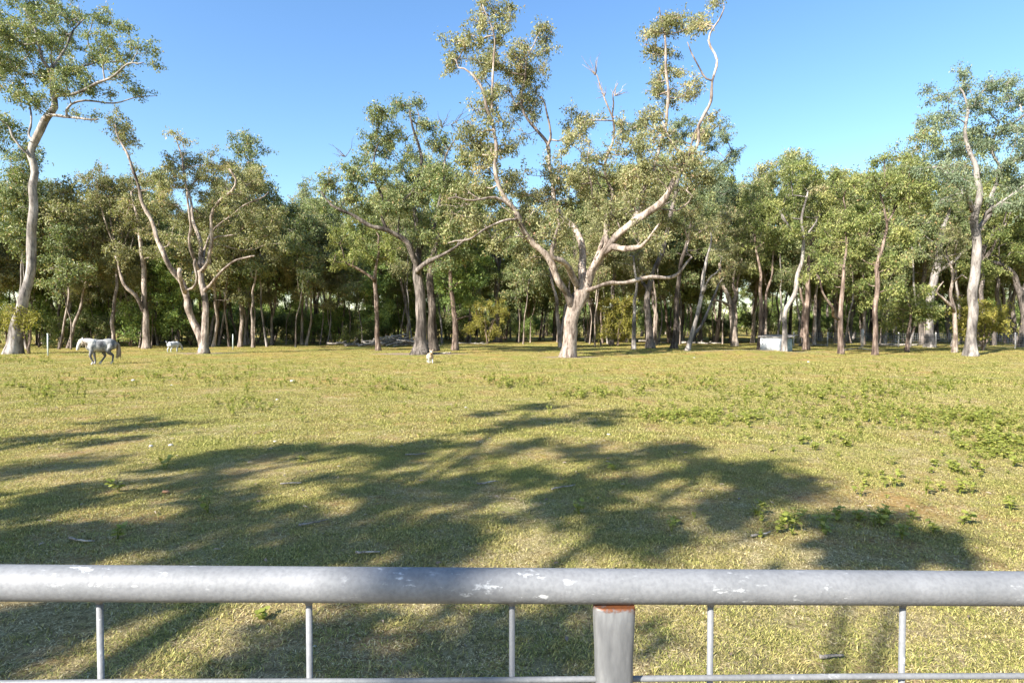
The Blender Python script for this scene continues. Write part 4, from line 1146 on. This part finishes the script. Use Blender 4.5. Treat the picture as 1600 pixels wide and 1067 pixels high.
hd = nd(nt, 'ShaderNodeMapRange'); nt.links.new(sx.outputs[0], hd.inputs[0])
hd.inputs[1].default_value = -0.50; hd.inputs[2].default_value = -0.66   # white face
cc = mixc(nt, hd.outputs[0], cc, (0.46, 0.44, 0.40))
principled(nt, out, cc, 0.7, n2.outputs[0], 0.1, 0.01, 0.2)
mm_, nt, out = new_mat('cream_mane_hair')
tc = nd(nt, 'ShaderNodeTexCoord')
nh = noise(nt, 30, 4, 0.6, tc.outputs['Object'], (1, 1, .15))
hc = ramp(nt, [(0.3, (0.18, 0.13, 0.08)), (0.6, (0.36, 0.28, 0.19)), (0.8, (0.46, 0.38, 0.28))], nh.outputs[0])
principled(nt, out, hc.outputs[0], 0.6, nh.outputs[0], 0.5, 0.02, 0.3)

pony = thing('pony', 'dapple grey pony with cream mane and tail walking left on the grass', 'horse', ground(158, 569), rz=R(43))
pony.scale = (0.93, 0.98, 1.0)
V, Q = [], []
ell((0.28, 0, 0.80), (0.33, 0.225, 0.255), V, Q)           # hindquarters
ell((0.02, 0, 0.755), (0.42, 0.235, 0.255), V, Q)          # barrel
ell((-0.28, 0, 0.77), (0.28, 0.20, 0.265), V, Q)           # chest
ell((-0.22, 0, 0.92), (0.22, 0.10, 0.12), V, Q)            # withers
chain([(-0.30, 0, 0.86, .19), (-0.46, .02, 0.92, .155), (-0.60, .06, 0.94, .12), (-0.68, .09, 0.945, .105)], V, Q)   # neck, carried low
chain([(-0.66, .09, 0.95, .105), (-0.72, .12, 0.87, .098), (-0.77, .14, 0.76, .075), (-0.80, .155, 0.66, .062), (-0.81, .16, 0.62, .055)], V, Q)   # head
for s in (-1, 1):
    chain([(-0.63, .09 + s * .06, 1.02, .03), (-0.635, .09 + s * .075, 1.07, .028), (-0.64, .09 + s * .08, 1.115, .010)], V, Q, 8)   # ears
# front legs: near one reaching back, far one forward
chain([(-0.34, -.11, 0.70, .105), (-0.36, -.115, 0.52, .075), (-0.40, -.115, 0.36, .052), (-0.34, -.115, 0.20, .036), (-0.30, -.115, 0.11, .038), (-0.33, -.115, 0.045, .048), (-0.34, -.115, 0.03, .052)], V, Q)
chain([(-0.32, .11, 0.70, .105), (-0.26, .115, 0.52, .075), (-0.22, .115, 0.36, .052), (-0.20, .115, 0.20, .036), (-0.19, .115, 0.11, .038), (-0.22, .115, 0.045, .048), (-0.23, .115, 0.03, .052)], V, Q)
# hind legs: knee forward and high, hock pointing back
chain([(0.34, -.12, 0.74, .16), (0.24, -.13, 0.56, .115), (0.30, -.13, 0.45, .075), (0.42, -.125, 0.36, .05), (0.41, -.125, 0.20, .037), (0.40, -.125, 0.11, .038), (0.37, -.125, 0.045, .046), (0.36, -.125, 0.03, .05)], V, Q)
chain([(0.32, .12, 0.74, .16), (0.14, .13, 0.56, .11), (0.12, .13, 0.45, .075), (0.17, .125, 0.34, .05), (0.08, .125, 0.19, .037), (0.03, .125, 0.11, .038), (-0.01, .125, 0.045, .046), (-0.02, .125, 0.03, .05)], V, Q)
skin('body', V, Q, pm, pony, 0.016, 7)
V, Q = [], []
prn = np.random.default_rng(3)
for k in range(34):                                        # mane falls on the near side of the neck
    t = k / 33
    x = -0.30 - 0.36 * t; z = 1.03 + 0.02 * math.sin(t * 3); y = 0.0 + 0.09 * t
    l = prn.uniform(.22, .34)
    chain([(x, y, z, .022), (x + prn.normal(0, .02), y - .10, z - .06, .024), (x + prn.normal(0, .03), y - .155, z - l * .7, .018), (x + prn.normal(0, .04), y - .15, z - l, .006)], V, Q, 6)
for k in range(9):                                         # forelock between the ears
    a = prn.normal(0, .03)
    chain([(-0.66, .09 + a, 1.05, .02), (-0.74, .115 + a * 1.4, 0.99, .02), (-0.795, .14 + a * 1.6, 0.86, .008)], V, Q, 6)
q, t = split_tri(Q)
link('mane', np_mesh('mane', np.concatenate(V), q, [mm_], tris=t, smooth=True), pony)
V, Q = [], []
for k in range(26):
    a = prn.normal(0, 1, 2) * .035
    l = prn.uniform(.45, .66)
    chain([(0.55, a[1] * .4, 0.90, .022), (0.64 + a[0] * .5, a[1], 0.80, .028), (0.66 + a[0], a[1] * 1.6, 0.80 - l * .45, .026), (0.64 + a[0] * 1.3, a[1] * 1.8, 0.86 - l, .008)], V, Q, 6)
q, t = split_tri(Q)
link('tail', np_mesh('tail', np.concatenate(V), q, [mm_], tris=t, smooth=True), pony)

wm_, nt, out = new_mat('white_coat')
tc = nd(nt, 'ShaderNodeTexCoord')
nw_ = noise(nt, 18, 4, 0.6, tc.outputs['Object'])
wc = ramp(nt, [(0.3, (0.36, 0.355, 0.35)), (0.6, (0.52, 0.515, 0.50))], nw_.outputs[0])
principled(nt, out, wc.outputs[0], 0.8, nw_.outputs[0], 0.4, 0.02, 0.15)
goat = thing('goat', 'small white goat grazing at the shady wood edge left of the paperbark', 'goat', ground(271, 550), rz=R(62))
V, Q = [], []
ell((0, 0, .46), (.33, .165, .185), V, Q); ell((.2, 0, .47), (.19, .15, .18), V, Q); ell((-.2, 0, .45), (.18, .15, .18), V, Q)
chain([(.30, 0, .50, .11), (.42, .02, .44, .08), (.50, .03, .33, .07)], V, Q)
chain([(.49, .03, .34, .075), (.55, .03, .24, .058), (.58, .03, .15, .038)], V, Q)
for s in (-1, 1):
    chain([(.46, .03 + s * .06, .38, .022), (.44, .03 + s * .13, .36, .02), (.43, .03 + s * .16, .32, .008)], V, Q, 7)
    chain([(.46, .03 + s * .025, .40, .016), (.41, .03 + s * .04, .48, .012), (.35, .03 + s * .05, .50, .005)], V, Q, 7)
    chain([(.22, s * .09, .40, .07), (.23 + s * .04, s * .095, .24, .04), (.22 + s * .05, s * .095, .12, .027), (.22 + s * .05, s * .095, .02, .032)], V, Q, 9)
    chain([(-.22, s * .09, .42, .09), (-.17 - s * .04, s * .1, .28, .055), (-.26 - s * .04, s * .1, .17, .03), (-.24 - s * .04, s * .1, .02, .032)], V, Q, 9)
chain([(-.36, 0, .55, .04), (-.42, 0, .62, .032), (-.44, 0, .68, .012)], V, Q, 8)
skin('body', V, Q, wm_, goat, 0.014, 4)

dm_, nt, out = new_mat('tan_and_white_coat')
tc = nd(nt, 'ShaderNodeTexCoord'); v = tc.outputs['Object']
sx = nd(nt, 'ShaderNodeSeparateXYZ'); nt.links.new(v, sx.inputs[0])
nn = noise(nt, 12, 4, 0.6, v)
ad = nd(nt, 'ShaderNodeMath', operation='MULTIPLY_ADD'); nt.links.new(nn.outputs[0], ad.inputs[0]); ad.inputs[1].default_value = .12; nt.links.new(sx.outputs[2], ad.inputs[2])
mr = nd(nt, 'ShaderNodeMapRange'); nt.links.new(ad.outputs[0], mr.inputs[0]); mr.inputs[1].default_value = .26; mr.inputs[2].default_value = .36
principled(nt, out, mixc(nt, mr.outputs[0], (0.50, 0.47, 0.42), (0.40, 0.30, 0.20)), 0.75, nn.outputs[0], .3, .01, .15)
dog = thing('dog', 'tan and white dog facing the camera in front of the big forked tree', 'dog', ground(672, 567), rz=R(-72))
dog.scale = (.88, .95, .85)
V, Q = [], []
ell((0, 0, .36), (.26, .115, .125), V, Q); ell((.16, 0, .36), (.15, .12, .145), V, Q); ell((-.2, 0, .37), (.13, .105, .12), V, Q)
chain([(.24, 0, .42, .085), (.31, 0, .50, .07), (.35, 0, .55, .065)], V, Q)
ell((.37, 0, .57), (.085, .075, .075), V, Q)
chain([(.41, 0, .555, .05), (.48, 0, .535, .036), (.51, 0, .53, .03)], V, Q, 9)
for s in (-1, 1):
    chain([(.34, s * .05, .62, .028), (.335, s * .075, .67, .02), (.35, s * .09, .69, .007)], V, Q, 7)
    chain([(.20, s * .075, .30, .055), (.19, s * .078, .18, .033), (.21 + s * .03, s * .078, .08, .024), (.225 + s * .03, s * .078, .02, .028)], V, Q, 8)
    chain([(-.22, s * .07, .34, .075), (-.16, s * .08, .23, .05), (-.26, s * .08, .14, .026), (-.24, s * .08, .02, .028)], V, Q, 8)
chain([(-.31, 0, .42, .03), (-.40, .04, .46, .024), (-.46, .1, .54, .008)], V, Q, 8)
skin('body', V, Q, dm_, dog, 0.012, 3)

# ------------------------------------------------------------------ the little shed
def box(name, x0, x1, y0, y1, z0, z1, mat, parent, tilt=None):
    V = np.array([(x, y, z) for z in (z0, z1) for y in (y0, y1) for x in (x0, x1)], float)
    if tilt:
        V[:, 2] += (V[:, 1] - y0) * tilt
    Qb = [[0, 1, 3, 2][::-1], [4, 5, 7, 6], [0, 1, 5, 4], [1, 3, 7, 5], [3, 2, 6, 7], [2, 0, 4, 6]]
    return link(name, np_mesh(name, V, Qb, [mat]), parent)
def plain(name, col, rough=0.6, sc=12, var=0.25, metal=0.0):
    m, nt, out = new_mat(name)
    tc = nd(nt, 'ShaderNodeTexCoord')
    n_ = noise(nt, sc, 5, 0.65, tc.outputs['Object'])
    lo = tuple(c * (1 - var) for c in col); hi = tuple(min(1, c * (1 + var * .4)) for c in col)
    r_ = ramp(nt, [(0.3, lo), (0.6, hi)], n_.outputs[0])
    principled(nt, out, r_.outputs[0], rough, n_.outputs[0], .15, .01, .35, metal)
    return m
M['white'] = plain('white_painted_sheet', (0.78, 0.78, 0.76), .5, 5, .12)
M['green_sheet'] = plain('grey_green_sheet', (0.24, 0.29, 0.25), .6, 6, .25)
M['rust_sheet'] = plain('weathered_roof_sheet', (0.32, 0.29, 0.26), .6, 8, .45)
M['hole'] = plain('dark_opening', (0.02, 0.02, 0.02), .9)
M['post'] = plain('weathered_fence_timber', (0.44, 0.41, 0.37), .9, 14, .4)
M['wire'] = plain('fence_wire', (0.26, 0.27, 0.27), .5, 10, .2, .4)
M['stone'] = plain('pale_stone', (0.50, 0.47, 0.43), .9, 30, .3)
M['ochre'] = plain('orange_clay_rock', (0.42, 0.22, 0.11), .9, 30, .35)
g = ground(1213, 549)
shed = thing('small_shed', 'low white shed with grey-green end and sloping roof among the trunks', 'shed', (g.x, g.y + .35, 0), rz=R(-43))
box('front_wall', -0.82, 0.56, -.03, 0, -.05, 0.86, M['white'], shed)
box('side_wall', 0.53, 0.56, .003, 1.3, -.05, 0.84, M['green_sheet'], shed)
box('side_wall', -.82, -.79, .003, 1.3, -.05, 0.84, M['green_sheet'], shed)
box('back_wall', -.787, .527, 1.27, 1.30, -.05, 0.84, M['green_sheet'], shed)
# rounded end bay in grey-green sheet
V = []; Qs = []
for i in range(9):
    a = math.pi / 2 * i / 8
    x = 0.563 + 0.36 * math.sin(a); y = 0.05 + 0.5 * (1 - math.cos(a))
    V += [(x, y, -.05), (x, y, .80), (x - .02, y + .03, -.05), (x - .02, y + .03, .80)]
for i in range(8):
    b = i * 4; c = b + 4
    Qs += [(b, c, c + 1, b + 1), (c + 2, b + 2, b + 3, c + 3), (b + 1, c + 1, c + 3, b + 3)]
link('end_bay', np_mesh('end_bay', V, Qs, [M['green_sheet']]), shed)
rf = box('roof', -.95, 1.02, -.14, 1.4, .875, .90, M['rust_sheet'], shed, .08)
for i in range(12):
    x = -.92 + i * .165
    box('roof_rib', x, x + .03, -.14, 1.4, .903, .925, M['rust_sheet'], rf, .08)
box('vent_hole', -.76, -.68, -.036, -.031, .62, .70, M['hole'], shed)
box('vent_hole', -.72, -.66, -.036, -.031, .42, .48, M['hole'], shed)
box('corner_post', .50, .555, -.075, -.033, -.05, .87, M['post'], shed)

# ------------------------------------------------------------------ fence along the right, pickets on the left
fa, fb = ground(1240, 541), ground(1720, 546)
fence = thing('wire_fence', 'post and wire mesh fence running behind the trees on the right', 'fence', (fa.x, fa.y, 0))
fd = fb - fa
fpx = [1270, 1316, 1356, 1402, 1450, 1497, 1545, 1590, 1640]
for i, px in enumerate(fpx):
    k = i / (len(fpx) - 1)
    p = fd * k
    big = px in (1356, 1497)
    h = 1.35 if big else 1.12
    r = .095 if big else .045
    P = np.array([(p.x, p.y, -.1), (p.x + .01, p.y, h * .5), (p.x + .02 * math.sin(i), p.y, h)])
    link('post', tube_mesh('post', [(P, [r, r * .97, r * .92], 10)], M['post'], .03, i), fence)
for z in (.12, .3, .48, .66, .84, 1.02):
    P = np.array([(fd.x * k, fd.y * k - .1, z + .01 * math.sin(k * 30)) for k in np.linspace(0, 1, 17)])
    link('wire', tube_mesh('wire', [(P, np.full(17, .007), 4)], M['wire']), fence)
ln = []
for k in np.linspace(0, 1, 150):
    ln.append((np.array([(fd.x * k, fd.y * k - .105, .1), (fd.x * k, fd.y * k - .105, 1.03)]), [.005, .005], 3))
kind(link('mesh_wire', tube_mesh('mesh_wire', ln, M['wire']), fence), 'stuff')
M['picket'] = plain('pale_picket', (0.50, 0.56, 0.50), .5, 20, .2)
for px, py, h, lab in ((75, 556, 1.15, 'thin pale fence picket left of the pony'), (364, 546, 1.0, 'thin pale fence picket at the wood edge right of the paperbark')):
    g = ground(px, py)
    t = thing('fence_picket', lab, 'picket', g)
    link('stake', tube_mesh('stake', [(np.array([(0, 0, -.1), (0, 0, h * .5), (.01, 0, h)]), [.034, .033, .03], 8)], M['picket']), t)
    link('cap', tube_mesh('cap', [(np.array([(.01, 0, h - .03), (.01, 0, h + .03)]), [.045, .04], 8)], M['picket']), t)

# ------------------------------------------------------------------ branch pile, logs, sticks, stones
def stick_mesh(seed, l, r, fork=True):
    rng = np.random.default_rng(seed)
    n_ = 7
    P = np.stack([np.linspace(-l / 2, l / 2, n_), np.cumsum(rng.normal(0, l * .025, n_)), np.cumsum(rng.normal(0, l * .012, n_))], -1)
    P[:, 2] -= P[:, 2].min() - r * .9
    lines = [(P, np.linspace(r, r * .5, n_), 8)]
    if fork:
        for _ in range(2):
            j = rng.integers(2, 6); d = np.array([.5, rng.choice([-1, 1]) * .6, rng.uniform(.1, .6)]) * l * rng.uniform(.15, .3)
            lines.append((np.array([P[j], P[j] + d * .5 + rng.normal(0, .02 * l, 3) * .5, P[j] + d]), [r * .6, r * .45, r * .2], 6))
    return tube_mesh('branch', lines, M['dead'], .06, seed)
g = ground(612, 541)
pile = thing('branch_pile', 'heap of bleached fallen branches in front of the wood, left of the big forked tree', 'branch pile', (g.x, g.y, 0))
prn = random.Random(8)
sm = [stick_mesh(200 + i, 1.6 + .35 * (i % 4), .035 + .014 * (i % 4)) for i in range(8)]
for i in range(46):
    x = prn.gauss(0, 1.6)
    hgt = max(0.0, .62 * math.exp(-(x / 1.9) ** 2)) * prn.random()
    b = link('branch', sm[i % 8], pile, (x, prn.uniform(-.7, .7), hgt))
    b.rotation_euler = (prn.uniform(-.4, .4), prn.uniform(-.30, .30) if hgt > .15 else prn.uniform(-.04, .04), prn.gauss(0, .6))
LOGS = [(1095, 538, 3.2, .10, 'long grey log lying behind the two leaning white stems'), (1020, 536, 2.6, .08, 'fallen grey log on the ground behind the great paperbark, right side'),
        (1345, 548, 2.2, .05, 'bleached bent branch lying right of the pink forked trunk'), (1400, 541, 3.0, .12, 'dark fallen log behind the leafy trunk on the right'),
        (690, 553, 1.1, .05, 'short pale log on the grass right of the dog'), (1270, 541, 2.0, .09, 'weathered log on the ground right of the shed'), (740, 538, 2.6, .05, 'thin branch lying beyond the drooping tree')]
for i, (px, py, l, r, lab) in enumerate(LOGS):
    g = ground(px, py)
    o = link('fallen_log', stick_mesh(300 + i, l, r, r < .11), None, (g.x, g.y, gz(g.x, g.y) - .01))
    o.rotation_euler = (0, 0, prn.uniform(-.25, .25))
    tag(o, lab, 'log')
STK = [(575, 868, .16, 'short pale stick on the grass just above the rail, left of centre'), (455, 758, .2, 'pale stick in the left shade'), (130, 845, .22, 'thin stick in the shade at lower left'),
       (490, 822, .22, 'grey bark strip in the foreground shade, left of centre'), (1300, 1035, .12, 'thin dry stalk under the gate rail at right'), (880, 765, .25, 'pale stick in the shade right of centre'),
       (1190, 838, .2, 'flat grey bark strip beside the bright weeds at right'), (650, 712, .25, 'pale twig lying in the centre shade'), (760, 756, .22, 'light twig in the striped shade at the centre')]
for i, (px, py, l, lab) in enumerate(STK):
    g = ground(px, py)
    o = link('stick', stick_mesh(400 + i, l, .009, False), None, (g.x, g.y, gz(g.x, g.y) + .012))
    o.rotation_euler = (0, 0, prn.uniform(-.6, .6))
    tag(o, lab, 'stick')
def stone_mesh(seed, r):
    rng = np.random.default_rng(seed)
    V, Q = [], []
    ell((0, 0, r * .25), (r, r * .7, r * .45), V, Q, 7, 10)
    q, t = split_tri(Q)
    X = np.concatenate(V); X += rng.normal(0, r * .06, X.shape)
    return np_mesh('stone', X, q, [M['stone']], tris=t, smooth=True)
STN = [(457, 596, .14, 'largest pale stone on the sunlit grass, left of the centre'), (208, 595, .12, 'pale stone in the grass right below the pony'), (433, 625, .07, 'small pale stone above the left shade'), (268, 602, .07, 'small light stone right of the pony on the grass'),
       (236, 698, .06, 'pale stone in the shaded patch at left'), (267, 697, .06, 'twin of the pale stones in the left shade, the right one'), (430, 690, .05, 'small stone at the upper rim of the left shade'), (1085, 560, .10, 'pale stone on the grass in front of the sandy mound'),
       (1263, 566, .12, 'pale stone on the grass right of the sandy mound'), (728, 637, .05, 'tiny pale stone near the top of the central shade'), (951, 680, .05, 'tiny white stone in the shade right of centre'), (492, 1010, .02, 'white pebble beside the gate wire at left'), (648, 553, .16, 'pale stone against the foot of the big forked tree')]
for i, (px, py, r, lab) in enumerate(STN):
    g = ground(px, py)
    o = link('stone', stone_mesh(500 + i, r * .55), None, (g.x, g.y, gz(g.x, g.y)))
    o.rotation_euler = (0, 0, prn.uniform(0, 6))
    tag(o, lab, 'stone')
g = ground(259, 771)
rk = stone_mesh(520, .034); rk.materials.clear(); rk.materials.append(M['ochre'])
tag(link('rock', rk, None, (g.x, g.y, .01)), 'single orange-brown clay rock in the shade at left', 'rock')

WD = [(258, 733, .20, 'tall bright leafy weed at the rim of the left shade'), (183, 840, .14, 'bright weed in a sunlit gap at lower left'), (1212, 832, .17, 'left one of two bright weeds near the rail on the right'), (1236, 830, .20, 'larger right one of two bright weeds near the rail on the right'),
      (1306, 812, .16, 'upright green weed at the top of the right-hand shade'), (1342, 812, .13, 'weed just left of the widest green clump on the right'), (1410, 842, .17, 'bright low weed in the right-hand shade nearest the rail'), (1458, 832, .15, 'spreading weed at the right edge of the right-hand shade'),
      (1502, 818, .16, 'tall weed standing right of the right-hand shade'), (1500, 772, .20, 'bushy weed in full sun near the right edge'), (1578, 798, .20, 'broad weed cut close to the right edge'), (958, 735, .13, 'pale lime weed lit in the central shade'),
      (470, 720, .10, 'small green weed in the shade left of centre'), (188, 768, .18, 'dim green weed in the left shade'), (1185, 806, .13, 'small upright weed left of the pair of bright weeds'), (1056, 822, .11, 'little green weed near the rail right of centre'),
      (325, 800, .22, 'thin grey seeding weed in the left shade'), (412, 968, .07, 'small bright weed seen under the gate rail'), (1290, 835, .12, 'low weed between the bright pair and the right-hand shade'), (728, 680, .12, 'small lit weed at the top of the central shade')]
for i, (px, py, h, lab) in enumerate(WD):
    g = ground(px, py)
    o = link('weed_plant', weed_mesh(600 + i, h * .72, 26 if h > .12 else 14, h * .5, .032 + h * .09), None, (g.x, g.y, gz(g.x, g.y)))
    tag(o, lab, 'weed')
